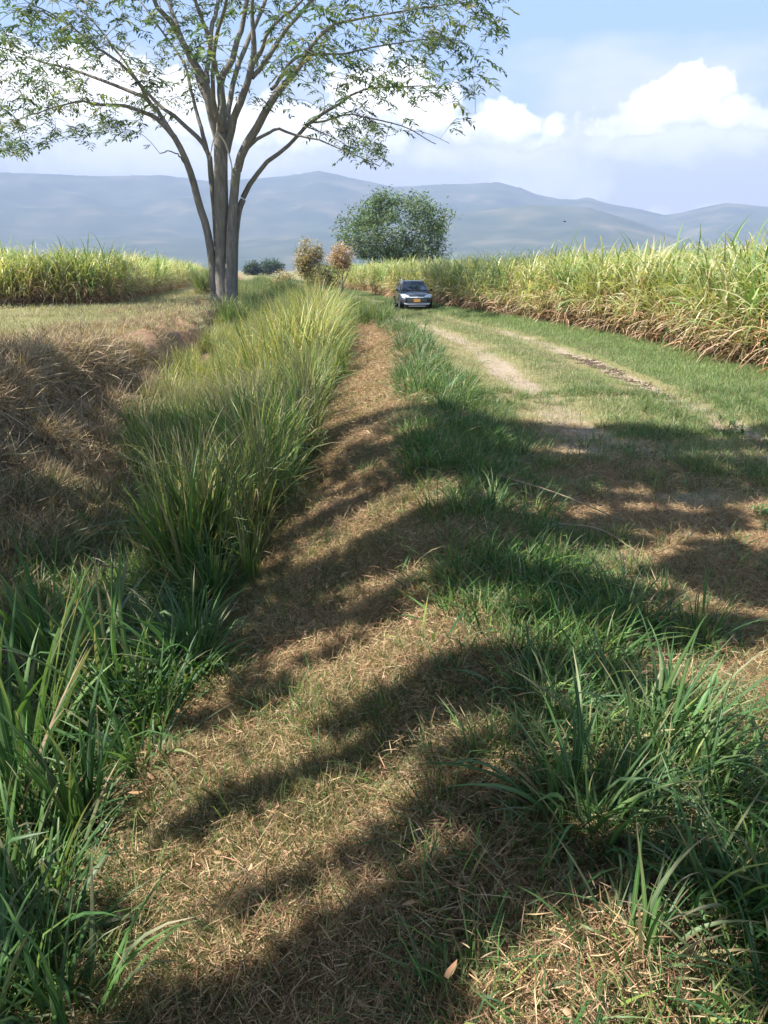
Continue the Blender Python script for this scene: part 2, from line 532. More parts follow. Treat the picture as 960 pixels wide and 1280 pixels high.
def zones(x, y):
    r = x - road_shift(y)
    n = (fbm(x * .8, y * .8, 51, 3) - .5)
    straw = sstep(-1.25, -.85, r + n * .3) * (1 - sstep(.25, .75, r + n * .6)) * (1 - sstep(26, 30, y))
    straw = np.maximum(straw, sstep(-8.5, -6.5, r + n * 2) * (1 - sstep(-3.9, -3.4, r)))
    straw = np.maximum(straw, .75 * sstep(.52, .62, fbm(x * .9, y * .9, 55, 3)) * sstep(.3, .8, r) * (1 - sstep(3, 4, r)) * (1 - sstep(7, 10, y)))
    green = .55 * sstep(.3, .7, r) * (1 - sstep(1.3, 1.9, r + n * .6))
    green = np.maximum(green, sstep(4.7, 5.2, r + n * .5) * (1 - sstep(7.0, 7.6, r)))
    green = np.maximum(green, .35 * sstep(-4, -3.4, r) * (1 - sstep(-1.5, -1.1, r)))
    green = np.maximum(green, .55 * (1 - sstep(.35, .8, np.abs(r - 3.45 + n * .5))))
    bare = (.56 + .6 * n) * (1 - sstep(.16, .6, np.abs(r - 2.45 + n * .5)))
    bare = np.maximum(bare, (.68 + .5 * n) * (1 - sstep(.12, .45, np.abs(r - 4.45 + n * .4))))
    bare = np.maximum(bare, .65 * sstep(1.2, 1.8, r + n) * (1 - sstep(2.8, 3.4, r)) * (1 - sstep(8, 11, y)))
    return np.clip(np.stack([straw, green, bare], -1), 0, 1)


def build_ground():
    xs = sorted(spaced(-.2, .05, .034, 9000) [1:] + spaced(-.2, -.05, .034, -9000))
    ys = sorted(spaced(2.2, .045, .024, 8800, 2.2)[1:] + spaced(2.2, .05, .06, -60, 2.2))
    X, Y = np.meshgrid(np.array(xs), np.array(ys))
    Z = zg(X, Y)
    mat = ground_material()
    nr, nc = X.shape
    V = np.stack([X, Y, Z], -1).reshape(-1, 3).astype(np.float32)
    C = zones(X, Y).reshape(-1, 3)
    idx = np.arange(nr * nc).reshape(nr, nc)
    Q = np.stack([idx[:-1, :-1], idx[:-1, 1:], idx[1:, 1:], idx[1:, :-1]], -1)
    rc = (X - road_shift(Y))[:-1, :-1]; yc = Y[:-1, :-1]
    rel = np.where((rc > 1.45) & (rc < 4.95) & (yc < 150), 1, np.where((rc > -1.05) & (rc < .4) & (yc < 27), 2, 0))
    for k, name in enumerate(('ground', 'dirt_track', 'mown_path')):
        q = Q[rel == k].reshape(-1, 4)
        use, inv = np.unique(q.ravel(), return_inverse=True)
        mb = MB(); mb.add(V[use], inv.reshape(-1, 4), None, C[use])
        tag(mb.obj(name, mat), kind='structure')


build_ground()


# ------------------------------------------------------------------ mountains
def build_mountains():
    ridge = [(-900, 235), (-500, 228), (-250, 205), (-80, 220), (0, 215), (60, 217), (130, 220), (200, 218), (262, 226), (330, 222), (375, 217), (400, 213), (440, 222), (490, 233), (520, 232), (550, 230),
             (590, 229), (622, 227), (650, 234), (672, 243), (700, 248), (720, 249), (735, 246), (760, 254), (800, 261), (830, 268), (850, 266), (880, 258),
             (905, 253), (930, 255), (960, 258), (1050, 262), (1300, 240), (1700, 250)]
    ra = [math.atan2(ray(u, v)[0], ray(u, v)[1]) for u, v in ridge]
    rt = [ray(u, v)[2] / math.hypot(ray(u, v)[0], ray(u, v)[1]) for u, v in ridge]
    spur = [(-900, 300), (-300, 290), (0, 300), (150, 292), (300, 300), (420, 285), (560, 268), (660, 255), (735, 258), (790, 275), (850, 296), (960, 320), (1300, 330), (1700, 300)]
    sa = [math.atan2(ray(u, v)[0], ray(u, v)[1]) for u, v in spur]
    st = [ray(u, v)[2] / math.hypot(ray(u, v)[0], ray(u, v)[1]) for u, v in spur]
    m, nt, out = new_mat('mountain_forest')
    tc = N(nt, 'ShaderNodeTexCoord')
    n1 = N(nt, 'ShaderNodeTexNoise'); n1.inputs['Scale'].default_value = .004; n1.inputs['Detail'].default_value = 8
    nt.links.new(tc.outputs['Object'], n1.inputs['Vector'])
    c = ramp(nt, n1.outputs[0], [(.35, (.035, .055, .028)), (.55, (.07, .085, .045)), (.72, (.15, .13, .075))])
    p = N(nt, 'ShaderNodeBsdfPrincipled'); p.inputs['Roughness'].default_value = 1; p.inputs['Specular IOR Level'].default_value = 0
    nt.links.new(c, p.inputs['Base Color']); nt.links.new(p.outputs[0], out.inputs[0])
    na, nr = 420, 90
    A = np.linspace(R(-62), R(62), na)[None]
    for name, (aa, tt, rc, r0, r1, seed) in (('mountains', (ra, rt, 6500., 3900., 8600., 5)), ('foothills', (sa, st, 4400., 3000., 5600., 9))):
        D = np.linspace(r0, r1, nr)[:, None]
        H = np.interp(A, aa, tt) * rc + CAM_Z
        X, Y = D * np.sin(A), D * np.cos(A)
        s = np.where(D < rc, (D - r0) / (rc - r0), (r1 - D) / (r1 - rc))
        n = fbm(X * .0016, Y * .0016, seed, 6, .55)
        rid = 1 - np.abs(2 * fbm(X * .0011, Y * .0011, seed + 3, 5, .5) - 1)
        base = np.clip(s, 0, 1) ** 1.15
        Z = H * (base + (rid - .75) * .75 * s * (1 - s) * 1.6 * np.clip(s * 2, 0, 1) + (n - .5) * .3 * s * (1 - s))
        Z = np.minimum(Z, H * (D / rc) * (.985 - .0 * D)) if name == 'mountains' else Z
        crest = np.argmin(np.abs(D[:, 0] - rc))
        Z[crest] = H[0] * (1 + (fbm(A[0] * 160, A[0] * 0, 77, 4, .6) - .5) * .016)
        Z -= 4
        idx = np.arange(nr * na).reshape(nr, na)
        q = np.stack([idx[:-1, :-1], idx[:-1, 1:], idx[1:, 1:], idx[1:, :-1]], -1).reshape(-1, 4)
        mb = MB(); mb.add(np.stack([X, Y, Z], -1).reshape(-1, 3), q)
        tag(mb.obj(name, m), kind='structure')


build_mountains()


def build_haze():
    x, y0, y1, z0, z1 = 9200, -120, 9300, -2.6, 1050
    v = [(sx * x, yy, zz) for zz in (z0, z1) for yy in (y0, y1) for sx in (-1, 1)]
    f = [(0, 2, 3, 1), (4, 5, 7, 6), (0, 1, 5, 4), (2, 6, 7, 3), (0, 4, 6, 2), (1, 3, 7, 5)]
    me = bpy.data.meshes.new('haze'); me.from_pydata(v, [], f)
    m, nt, out = new_mat('haze_air')
    pv = N(nt, 'ShaderNodeVolumePrincipled')
    pv.inputs['Color'].default_value = (.45, .555, .775, 1); pv.inputs['Density'].default_value = HAZE_DENSITY
    nt.links.new(pv.outputs[0], out.inputs['Volume'])
    me.materials.append(m)
    tag(link('haze', me), kind='stuff')


build_haze()


# ------------------------------------------------------------------ scatter (for uncountable stuff only)
def scatter(name, meshes, pts, rot, scl, vid=None, kind='stuff', mats=None):
    pts = np.asarray(pts, np.float32); n = len(pts)
    me = bpy.data.meshes.new(name); me.vertices.add(n); me.vertices.foreach_set('co', pts.ravel())
    a = me.attributes.new('rot', 'FLOAT_VECTOR', 'POINT'); a.data.foreach_set('vector', np.asarray(rot, np.float32).ravel())
    s = np.asarray(scl, np.float32)
    if s.ndim == 1:
        s = np.repeat(s[:, None], 3, 1)
    a = me.attributes.new('scl', 'FLOAT_VECTOR', 'POINT'); a.data.foreach_set('vector', s.ravel())
    vid = rng.integers(0, len(meshes), n) if vid is None else vid
    a = me.attributes.new('vid', 'INT', 'POINT'); a.data.foreach_set('value', np.asarray(vid, np.int32))
    o = link(name, me); tag(o, kind=kind)
    ng = bpy.data.node_groups.new(name, 'GeometryNodeTree')
    ng.interface.new_socket('Geometry', in_out='INPUT', socket_type='NodeSocketGeometry')
    ng.interface.new_socket('Geometry', in_out='OUTPUT', socket_type='NodeSocketGeometry')
    gi = ng.nodes.new('NodeGroupInput'); go = ng.nodes.new('NodeGroupOutput')
    iop = ng.nodes.new('GeometryNodeInstanceOnPoints'); jn = ng.nodes.new('GeometryNodeJoinGeometry')
    for mm in reversed(meshes):
        src = bpy.data.objects.new(mm.name + '_source', mm)
        oi = ng.nodes.new('GeometryNodeObjectInfo'); oi.inputs['Object'].default_value = src
        oi.inputs['As Instance'].default_value = False
        g2i = ng.nodes.new('GeometryNodeGeometryToInstance')
        ng.links.new(oi.outputs['Geometry'], g2i.inputs[0]); ng.links.new(g2i.outputs[0], jn.inputs[0])
    ng.links.new(gi.outputs[0], iop.inputs['Points']); ng.links.new(jn.outputs[0], iop.inputs['Instance'])
    iop.inputs['Pick Instance'].default_value = True
    for attr, typ, sock in (('vid', 'INT', 'Instance Index'), ('rot', 'FLOAT_VECTOR', 'Rotation'), ('scl', 'FLOAT_VECTOR', 'Scale')):
        na = ng.nodes.new('GeometryNodeInputNamedAttribute'); na.data_type = typ; na.inputs[0].default_value = attr
        ng.links.new(na.outputs[0], iop.inputs[sock])
    ng.links.new(iop.outputs[0], go.inputs[0])
    md = o.modifiers.new('scatter', 'NODES'); md.node_group = ng
    return o


def slope_rot(x, y, rz, k=1.0):
    """euler that lays a patch on the ground: z-rotation applied on top of the terrain tilt"""
    e = .12
    dx = (zg(x + e, y) - zg(x - e, y)) / (2 * e) * k
    dy = (zg(x, y + e) - zg(x, y - e)) / (2 * e) * k
    # rotation matrix = tilt @ Rz ; return XYZ eulers
    out = np.zeros((len(x), 3))
    for i in range(len(x)):
        n = Vector((-dx[i], -dy[i], 1)).normalized()
        q = Vector((0, 0, 1)).rotation_difference(n)
        mtx = q.to_matrix() @ Matrix.Rotation(rz[i], 3, 'Z')
        out[i] = mtx.to_euler('XYZ')
    return out


def rand_pts(n, x0, x1, y0, y1, dens=None, road=True):
    """random points in road-relative coordinates, thinned by dens(r, y, x)"""
    r = rng.uniform(x0, x1, n); y = rng.uniform(y0, y1, n)
    x = r + (road_shift(y) if road else 0)
    if dens is not None:
        k = rng.random(n) < dens(r, y, x)
        r, y, x = r[k], y[k], x[k]
    return r, y, x


def in_view(x, y, z, m=60):
    """True where a ground point can be seen in the frame or just beside it (wide margin)"""
    s, c = math.sin(PITCH), math.cos(PITCH)
    d = y * c - (z - CAM_Z) * s
    u = 480 + F_PX * x / np.maximum(d, .05)
    return (d > .2) & (np.abs(u - 480) < 480 + m + 500 / np.maximum(d, .5))


# ------------------------------------------------------------------ grass models
GREEN = (.080, .170, .045); DEEP = (.045, .110, .036); LIME = (.190, .270, .065); YELLOW = (.42, .40, .12)
OLIVE = (.125, .155, .05); TAN = (.38, .30, .19); BROWN = (.20, .14, .09); PALE = (.46, .38, .22)


def pick(cols, wts, n):
    i = rng.choice(len(cols), n, p=np.array(wts) / sum(wts))
    return np.asarray(cols, float)[i]


def clump_mesh(name, n, H, rad, cols, wts, width=(.010, .018), lean=.35, curve=(.3, 1.4), dry=.08, segs=6, fold=0., tips=None, kink=.2, lmin=.45, mat=None):
    """a bunch of blades that rise from a small foot"""
    mb = MB()
    a = rng.uniform(0, 6.283, n); rr = rad * np.sqrt(rng.random(n))
    base = np.stack([rr * np.cos(a), rr * np.sin(a), -rng.random(n) * .03], -1)
    az = a + rng.normal(0, .7, n)
    ln = H * (lmin + (1.12 - lmin) * rng.random(n) ** .8)
    col = jitter(pick(cols, wts, n), n, .22, .08)
    tip = np.where(rng.random((n, 1)) < .3, jitter(np.broadcast_to(TAN, (n, 3)), n), col * 1.1)
    cv = rng.uniform(*curve, n)
    kk = (np.where(rng.random(n) < kink, rng.uniform(.35, .8, n), 2.0), rng.uniform(.6, 1.6, n))
    blades(mb, base, az, np.abs(rng.normal(0, lean, n)), cv, ln, rng.uniform(*width, n), col, tip, segs, 1.5, rng.normal(0, .8, n), fold, kink=kk)
    d = int(n * dry)
    if d:
        a = rng.uniform(0, 6.283, d)
        base = np.stack([rad * np.cos(a), rad * np.sin(a), np.zeros(d)], -1)
        blades(mb, base, a, rng.uniform(.3, 1.1, d), rng.uniform(.4, 1.6, d), H * rng.uniform(.3, .8, d), rng.uniform(*width, d) * .8,
               jitter(pick([TAN, BROWN, PALE], [.5, .3, .2], d), d), None, segs, 1.2, rng.normal(0, 1.5, d))
    return mb.mesh(name, mat or M_BLADE)


def culms(mb, n, H, rad, col, r0=.004):
    """thin upright stems of guinea grass"""
    for i in range(n):
        a = rng.uniform(0, 6.283); s = rad * math.sqrt(rng.random()); l = H * rng.uniform(.6, 1.05); b = rng.normal(0, .14, 2)
        t = np.linspace(0, 1, 4)
        p = np.stack([s * math.cos(a) + b[0] * l * t ** 1.4, s * math.sin(a) + b[1] * l * t ** 1.4, l * t], -1)
        tube(mb, p, np.linspace(r0, r0 * .45, 4), 3, jitter(col, 1)[0])


def lawn_mesh(name, n, size, h, cols, wts, w=(.0028, .006), lean=.5, curve=(.2, 1.2), segs=3):
    mb = MB()
    base = np.stack([rng.normal(0, size * .5, n).clip(-size, size), rng.normal(0, size * .5, n).clip(-size, size), np.full(n, -.01)], -1)
    col = jitter(pick(cols, wts, n), n, .25, .08)
    blades(mb, base, rng.uniform(0, 6.283, n), np.abs(rng.normal(0, lean, n)), rng.uniform(*curve, n), rng.uniform(*h, n), rng.uniform(*w, n), col, None, segs, 1.3, rng.normal(0, .8, n))
    return mb.mesh(name, M_LAWN)


def straw_mesh(name, n, size, length, cols, wts, w=(.0018, .0042), up=.22, lift=.02, gather=None):
    """cut straw lying every way, each piece a thin bent strip"""
    mb = MB()
    base = np.stack([rng.normal(0, size * .5, n).clip(-size, size), rng.normal(0, size * .5, n).clip(-size, size), rng.uniform(-.006, lift, n)], -1)
    az = rng.uniform(0, 6.283, n) if gather is None else rng.normal(gather, .6, n)
    col = jitter(pick(cols, wts, n), n, .3, .07)
    blades(mb, base, az, 1.57 - np.abs(rng.normal(0, up, n)), rng.normal(.1, .25, n), rng.uniform(*length, n), rng.uniform(*w, n), col, None, 3, 1.2, rng.normal(0, 2, n), wprof=5)
    return mb.mesh(name, M_STRAW)


NV = 6
tall_green = [clump_mesh('tall_green', 54, 1.15, .11, [GREEN, DEEP, LIME, OLIVE, YELLOW, TAN], [.32, .12, .28, .1, .12, .06], (.012, .025), .10, (.05, 1.1), .12) for _ in range(NV)]
tall_olive = []
for _ in range(NV):
    mb = MB(); culms(mb, 26, 1.25, .13, (.17, .15, .07))
    n = 62; a = rng.uniform(0, 6.283, n); hh = rng.uniform(0, .75, n)
    blades(mb, np.stack([.1 * np.cos(a), .1 * np.sin(a), hh], -1), a + rng.normal(0, .5, n), rng.uniform(.08, .5, n), rng.uniform(.2, 1.3, n), rng.uniform(.4, .85, n), rng.uniform(.006, .012, n),
           jitter(pick([OLIVE, LIME, TAN, YELLOW], [.4, .3, .15, .15], n), n, .2), jitter(pick([OLIVE, TAN], [.6, .4], n), n), 6, 1.5, rng.normal(0, .8, n), kink=(np.where(rng.random(n) < .3, .55, 2.), np.full(n, 1.2)))
    tall_olive.append(mb.mesh('tall_olive', M_BLADE))
tall_yellow = [clump_mesh('tall_yellow', 62, 1.75, .16, [YELLOW, LIME, OLIVE, (.56, .52, .22), GREEN], [.32, .26, .12, .16, .14], (.015, .030), .13, (.1, 1.15), .12) for _ in range(NV)]
broad_tuft = [clump_mesh('broad_tuft', 54, .55, .10, [GREEN, DEEP, (.075, .14, .06)], [.45, .4, .15], (.012, .021), .62, (.4, 1.5), .12, 7, .12) for _ in range(NV)]
crest_tuft = [clump_mesh('crest_tuft', 72, .40, .10, [GREEN, DEEP, LIME, OLIVE], [.45, .32, .15, .08], (.005, .011), .55, (.3, 1.4), .12, 5) for _ in range(NV)]
low_tuft = [clump_mesh('low_tuft', 46, .20, .08, [GREEN, DEEP, LIME, OLIVE], [.4, .25, .15, .2], (.003, .007), .7, (.2, 1.3), .2, 4) for _ in range(NV)]
dry_tuft = [clump_mesh('dry_tuft', 60, .42, .14, [(.42, .32, .20), (.27, .185, .115), PALE, (.18, .135, .095), OLIVE], [.28, .28, .12, .26, .06], (.006, .014), .8, (.5, 2.0), .1, 5, mat=M_STRAW) for _ in range(NV)]
near_blades = [clump_mesh('near_blades', 34, 1.24, .12, [GREEN, DEEP, (.06, .135, .05), (.11, .19, .06)], [.4, .38, .12, .1], (.026, .054), .18, (.1, .9), .13, 9, .13, kink=.2, lmin=.3) for _ in range(4)]
lawn_green = [lawn_mesh('lawn_green', 150, .34, (.04, .11), [(.17, .26, .09), (.25, .315, .13), (.11, .19, .065), (.36, .33, .20)], [.4, .3, .15, .15]) for _ in range(5)]
lawn_dry = [lawn_mesh('lawn_dry', 130, .36, (.03, .10), [(.40, .35, .23), (.24, .255, .13), (.47, .42, .28), (.16, .19, .085)], [.35, .3, .2, .15]) for _ in range(5)]
STRAWC = [(.47, .325, .19), (.36, .215, .125), (.56, .42, .26), (.19, .11, .07), (.29, .27, .125)]
straw_patch = [straw_mesh('straw_patch', 380, .24, (.015, .075), STRAWC, [.30, .25, .16, .17, .12], (.001, .0026), .3, .025) for _ in range(6)]
straw_rough = [straw_mesh('straw_rough', 90, .24, (.04, .15), STRAWC, [.3, .28, .14, .2, .08], (.0012, .003), .35, .04) for _ in range(6)]
path_grass = [lawn_mesh('path_grass', 60, .2, (.03, .13), [(.10, .14, .05), (.16, .17, .07), (.30, .25, .12), (.06, .10, .03)], [.35, .25, .25, .15], (.0018, .004), .8) for _ in range(5)]
# small fallen leaves, curled
leaf_litter = []
for _ in range(4):
    mb = MB(); n = 9
    base = np.stack([rng.normal(0, .16, n), rng.normal(0, .16, n), rng.uniform(.005, .03, n)], -1)
    blades(mb, base, rng.uniform(0, 6.283, n), 1.57 - np.abs(rng.normal(0, .3, n)), rng.normal(0, .7, n), rng.uniform(.025, .06, n), rng.uniform(.012, .026, n),
           jitter(pick([(.36, .21, .12), (.42, .29, .17), (.22, .13, .08)], [.4, .35, .25], n), n), None, 3, 1, rng.normal(0, .6, n), .15, 2.5)
    leaf_litter.append(mb.mesh('leaf_litter', M_STRAW))


def put(name, meshes, r, y, x, smin=.75, smax=1.25, tilt=True, zoff=0., sz=None, kind='stuff', sfar=None):
    n = len(x)
    z = zg(x, y) + zoff
    rz = rng.uniform(0, 6.283, n)
    rot = slope_rot(x, y, rz) if tilt else np.stack([rng.normal(0, .07, n), rng.normal(0, .07, n), rz], -1)
    s = rng.uniform(smin, smax, n)
    if sfar is not None:
        s = s * sfar
    S = np.stack([s, s, s if sz is None else s * sz], -1)
    print(name, n)
    return scatter(name, meshes, np.stack([x, y, z], -1), rot, S)


# --- cut straw on the mown path (dense near the camera, coarser far away)
def path_d(r, y, x):
    return np.clip(3.2 / (y + .6), .12, 1) * (sstep(-1.2, -.8, r) * (1 - sstep(.35, .75, r)))
r, y, x = rand_pts(6200, -1.2, .75, 1.0, 26, path_d)
put('straw_litter', straw_patch, r, y, x, .8, 1.3, sfar=np.clip(y / 6, 1, 2.2))
r, y, x = rand_pts(1000, -1.3, .8, 1.1, 22, lambda r, y, x: path_d(r, y, x) * sstep(.45, .6, fbm(x * 1.3, y * 1.3, 81, 3)))
put('loose_straw', straw_rough, r, y, x, .7, 1.2, sfar=np.clip(y / 7, 1, 1.8))
r, y, x = rand_pts(8500, -1.1, .9, 1.0, 18, lambda r, y, x: path_d(r, y, x) * (.35 + .65 * sstep(.40, .55, fbm(x * 1.1, y * 1.3, 82, 3))))
put('path_grass', path_grass, r, y, x, .7, 1.3, sfar=np.clip(y / 8, 1, 1.7))
r, y, x = rand_pts(900, -1.0, .7, 1.1, 14, lambda r, y, x: in_view(x, y, 0) * np.clip(3.5 / y, .2, 1) * np.maximum(sstep(-.55, -.85, r), np.maximum(sstep(.0, .4, r), sstep(.52, .62, fbm(x * 1.2 + 5, y * 1.0, 80, 2)))))
put('path_sprigs', low_tuft, r, y, x, .4, 1.15)
# --- straw, litter and low weeds on the shaded roadside, right
r, y, x = rand_pts(4200, .4, 5.5, 1.2, 9.5, lambda r, y, x: np.clip(3.5 / (y + .5), .2, 1) * in_view(x, y, 0) * sstep(.30, .50, fbm(x * .8, y * .8, 83, 3)) * (1 - .45 * sstep(2, 2.6, r)))
put('roadside_litter', straw_rough, r, y, x, .7, 1.2)
r, y, x = rand_pts(380, -1.1, 3.5, 1.1, 9, lambda r, y, x: in_view(x, y, 0) * np.clip(3 / (y + .5), .2, 1))
put('fallen_leaves', leaf_litter, r, y, x, .7, 1.3)
r, y, x = rand_pts(5200, .1, 6.6, 1.1, 12, lambda r, y, x: in_view(x, y, 0) * sstep(.36, .52, fbm(x * .9, y * .9, 84, 3)) * (.25 + .75 * np.maximum(1 - sstep(1.5, 2.0, r), np.maximum(sstep(2.7, 3.1, r) * (1 - sstep(3.8, 4.1, r)), sstep(4.8, 5.1, r)))))
put('undergrowth', low_tuft, r, y, x, .5, 1.25)
mat_green = [lawn_mesh('strip_mat', 70, .2, (.08, .27), [GREEN, DEEP, LIME, (.12, .16, .06), (.34, .28, .14)], [.38, .28, .14, .12, .08], (.005, .012), .8, (.3, 1.5), 4) for _ in range(5)]
r, y, x = rand_pts(3300, .15, 1.9, 1.1, 14, lambda r, y, x: in_view(x, y, 0) * np.clip(5 / y, .35, 1) * sstep(.2, .5, r + (fbm(x * 1.3, y * .9, 98, 2) - .5) * .5) * (1 - sstep(.95, 1.5, r + (fbm(x * .9, y * .6, 99, 2) - .5) * 1.2)) * (.05 + .62 * sstep(.46, .58, fbm(x * 1.6 + 7, y * 1.3, 97, 2))))
put('strip_mat_grass', mat_green, r, y, x, .7, 1.25)
weed = []
for _ in range(5):
    mb = MB(); n = 16
    hh = rng.uniform(.01, .16, n); a = rng.uniform(0, 6.283, n)
    tube(mb, [(0, 0, 0), (.01, 0, .09), (0, .015, .17)], [.003, .0025, .0012], 4, (.16, .19, .07))
    blades(mb, np.stack([.01 * np.cos(a), .01 * np.sin(a), hh], -1), a, rng.uniform(.7, 1.4, n), rng.uniform(.2, .9, n), rng.uniform(.05, .11, n), rng.uniform(.018, .036, n),
           jitter(pick([(.12, .20, .05), (.20, .26, .07), (.07, .14, .045), (.33, .24, .10)], [.4, .25, .25, .1], n), n), None, 5, 1.2, rng.normal(0, .4, n), .14, 2.6)
    weed.append(mb.mesh('weed', M_BLADE))
r, y, x = rand_pts(260, .9, 5.2, 3.6, 10, lambda r, y, x: in_view(x, y, 0) * np.clip(4 / y, .3, 1) * sstep(.45, .6, fbm(x * .9 + 2, y * .9, 79, 2)) * np.where(r < .3, .35, 1))
put('low_weeds', weed, r, y, x, .5, 1.0)
# --- lawn along the cane, on the strip between the ruts and on the left field
def lawn_d(r, y, x):
    g = np.maximum(sstep(4.6, 5.1, r), .22 * (1 - sstep(.5, .9, np.abs(r - 3.45))))
    return np.clip(7 / (y + 1), .25, 1) * in_view(x, y, 0) * g
r, y, x = rand_pts(7500, 2.6, 7.9, 3, 46, lawn_d)
put('verge_grass', lawn_green, r, y, x, .8, 1.35, sfar=np.clip(y / 16, 1, 1.7))
r, y, x = rand_pts(4600, 1.2, 5.4, 3.5, 46, lambda r, y, x: np.clip(6 / (y + 1), .25, 1) * in_view(x, y, 0) * (.34 + .66 * (sstep(.2, .55, np.abs(r - 2.45)) * sstep(.15, .4, np.abs(r - 4.45)))) * sstep(6, 11, y + fbm(x, y, 9, 2) * 4))
put('track_grass', lawn_dry, r, y, x, .7, 1.2, sfar=np.clip(y / 16, 1, 1.7))
clod = []
for _ in range(5):
    mb = MB()
    for i in range(16):
        c_ = np.array([rng.normal(0, .12), rng.normal(0, .12), rng.uniform(-.005, .012)]); q_ = rng.uniform(.012, .045)
        a = np.linspace(0, 6.283, 7)[:-1]
        ring = lambda rr, h: np.stack([np.cos(a) * rr, np.sin(a) * rr, np.full(6, h)], -1) * (1 + rng.normal(0, .18, (6, 1)))
        V = np.concatenate([ring(q_, 0), ring(q_ * .95, q_ * .5), ring(q_ * .45, q_ * .85), [[0, 0, q_ * .95]]]) + c_
        idx = np.arange(18).reshape(3, 6); nx = np.roll(idx, -1, 1)
        mb.add(V, np.stack([idx[:-1], nx[:-1], nx[1:], idx[1:]], -1).reshape(-1, 4), [(idx[2, j], nx[2, j], 18) for j in range(6)], jitter((.12, .082, .056), 1, .3)[0])
    clod.append(mb.mesh('soil_clod', M_STRAW, False))
r, y, x = rand_pts(3600, .2, 3.2, 1.0, 7.5, lambda r, y, x: np.clip(3 / (y + .6), .2, 1) * in_view(x, y, 0) * sstep(.36, .5, fbm(x * .8 + 3, y * .8, 86, 3)))
put('roadside_straw', straw_patch, r, y, x, .8, 1.3, sfar=np.clip(y / 6, 1, 2.2))
heap = [straw_mesh('straw_heap', 170, .13, (.02, .08), STRAWC, [.26, .28, .14, .24, .08], (.001, .0024), .5, .06) for _ in range(4)]
r, y, x = rand_pts(620, -1.0, 1.3, 1.1, 16, lambda r, y, x: np.clip(4 / y, .25, 1) * sstep(.42, .58, fbm(x * 1.5, y * 1.5, 87, 2)))
put('straw_heaps', heap, r, y, x, .7, 1.5)
r, y, x = rand_pts(900, 4.05, 4.95, 6, 18, lambda r, y, x: (1 - sstep(.05, .24, np.abs(r - 4.45 + .25 * (fbm(x * 0, y * .8, 12, 2) - .5)))) * sstep(.30, .5, fbm(x * .5, y * .4, 88, 2)))
put('soil_clods', clod, r, y, x, .25, .6)
r, y, x = rand_pts(420, .2, 3.2, 1.3, 8, lambda r, y, x: in_view(x, y, 0) * sstep(.48, .6, fbm(x * 1.2, y * 1.2, 89, 2)))
put('loose_soil', clod, r, y, x, .2, .45)
r, y, x = rand_pts(500, -1.0, .5, 1.2, 14, lambda r, y, x: np.clip(4 / y, .2, 1) * sstep(.45, .6, fbm(x * 1.2, y * 1.2, 90, 2)))
put('path_soil', clod, r, y, x, .2, .45)
r, y, x = rand_pts(5200, -24, -5.4, 8, 62, lambda r, y, x: in_view(x, y, 0) * np.clip(14 / (y + 1), .25, 1))
put('dry_field_grass', lawn_dry, r, y, x, .8, 1.6, sfar=np.clip(y / 14, 1, 2.4))
# --- dry thatch on the left bank
r, y, x = rand_pts(2600, -7.2, -3.3, 3.0, 18, lambda r, y, x: in_view(x, y, -.5) * np.clip(8 / y, .3, 1))
put('bank_thatch', dry_tuft, r, y, x, .6, 1.15)
r, y, x = rand_pts(900, -9.5, -5.4, 9, 40, lambda r, y, x: in_view(x, y, 0) * sstep(.45, .6, fbm(x * .4, y * .4, 91, 3)))
put('rim_thatch', dry_tuft, r, y, x, .5, 1.0)
r, y, x = rand_pts(2200, -7.4, -3.4, 3, 16, lambda r, y, x: in_view(x, y, -.5))
tangle = [straw_mesh('bank_tangle', 70, .34, (.18, .55), [(.44, .34, .22), (.30, .215, .14), (.54, .44, .31), (.16, .115, .08)], [.32, .32, .16, .2], (.004, .010), .5, .10) for _ in range(5)]
put('bank_straw', tangle, r, y, x, .7, 1.3)
# --- the ditch: tall grass massed from the mown edge to the far bank
def ditch_edge(y):
    return -.86 + (fbm(y * .7, y * 0, 93, 3) - .5) * .5
r, y, x = rand_pts(1500, -4.6, -.75, 5.0, 30, lambda r, y, x: in_view(x, y, -.5) * (1 - sstep(-.12, .12, r - ditch_edge(y))) * sstep(-.35, .25, r - np.interp(y, [5, 7.5, 12, 15], [-1.7, -2.1, -4.2, -4.8])))
mix = fbm(x * .5, y * .35, 95, 2) + .25 * sstep(-2.5, -.9, r)
k = mix > .57
def low_left(r, y):
    f = np.interp(r, [-5.2, -3.6, -2.5], [.45, .62, 1.0])
    return np.where(y > 12, f, 1) * (.72 + .5 * fbm(r * 1.1, y * .8, 96, 2))


put('ditch_grass', tall_green, r[k], y[k], x[k], .8, 1.15, False, sfar=low_left(r[k], y[k]))
put('ditch_reeds', tall_olive, r[~k], y[~k], x[~k], .8, 1.2, False, sfar=low_left(r[~k], y[~k]))
r, y, x = rand_pts(950, -5.2, -1.2, 12.5, 34, lambda r, y, x: in_view(x, y, -.5) * np.clip(1.0 - .7 * sstep(-3.4, -4.8, r), 0, 1) * sstep(12.5, 15, y + (r + 2) * .8))
put('ditch_yellow_grass', tall_yellow, r, y, x, .85, 1.2, False, sfar=low_left(r, y))
r, y, x = rand_pts(2600, -7.0, -1.0, 33, 110, lambda r, y, x: sstep(33, 37, y) * np.clip(40 / y, .3, 1) * (np.hypot(x + 8.7, y - 39.6) > 2.2) * (x > np.where(y < 50, -7.6, -60)))
put('far_ditch_grass', tall_green, r, y, x, 1.2, 1.75, False)
r, y, x = rand_pts(520, -1.3, 1.0, 23, 46, lambda r, y, x: sstep(23, 27, y))
put('far_berm_grass', tall_green, r, y, x, .5, .85, False)


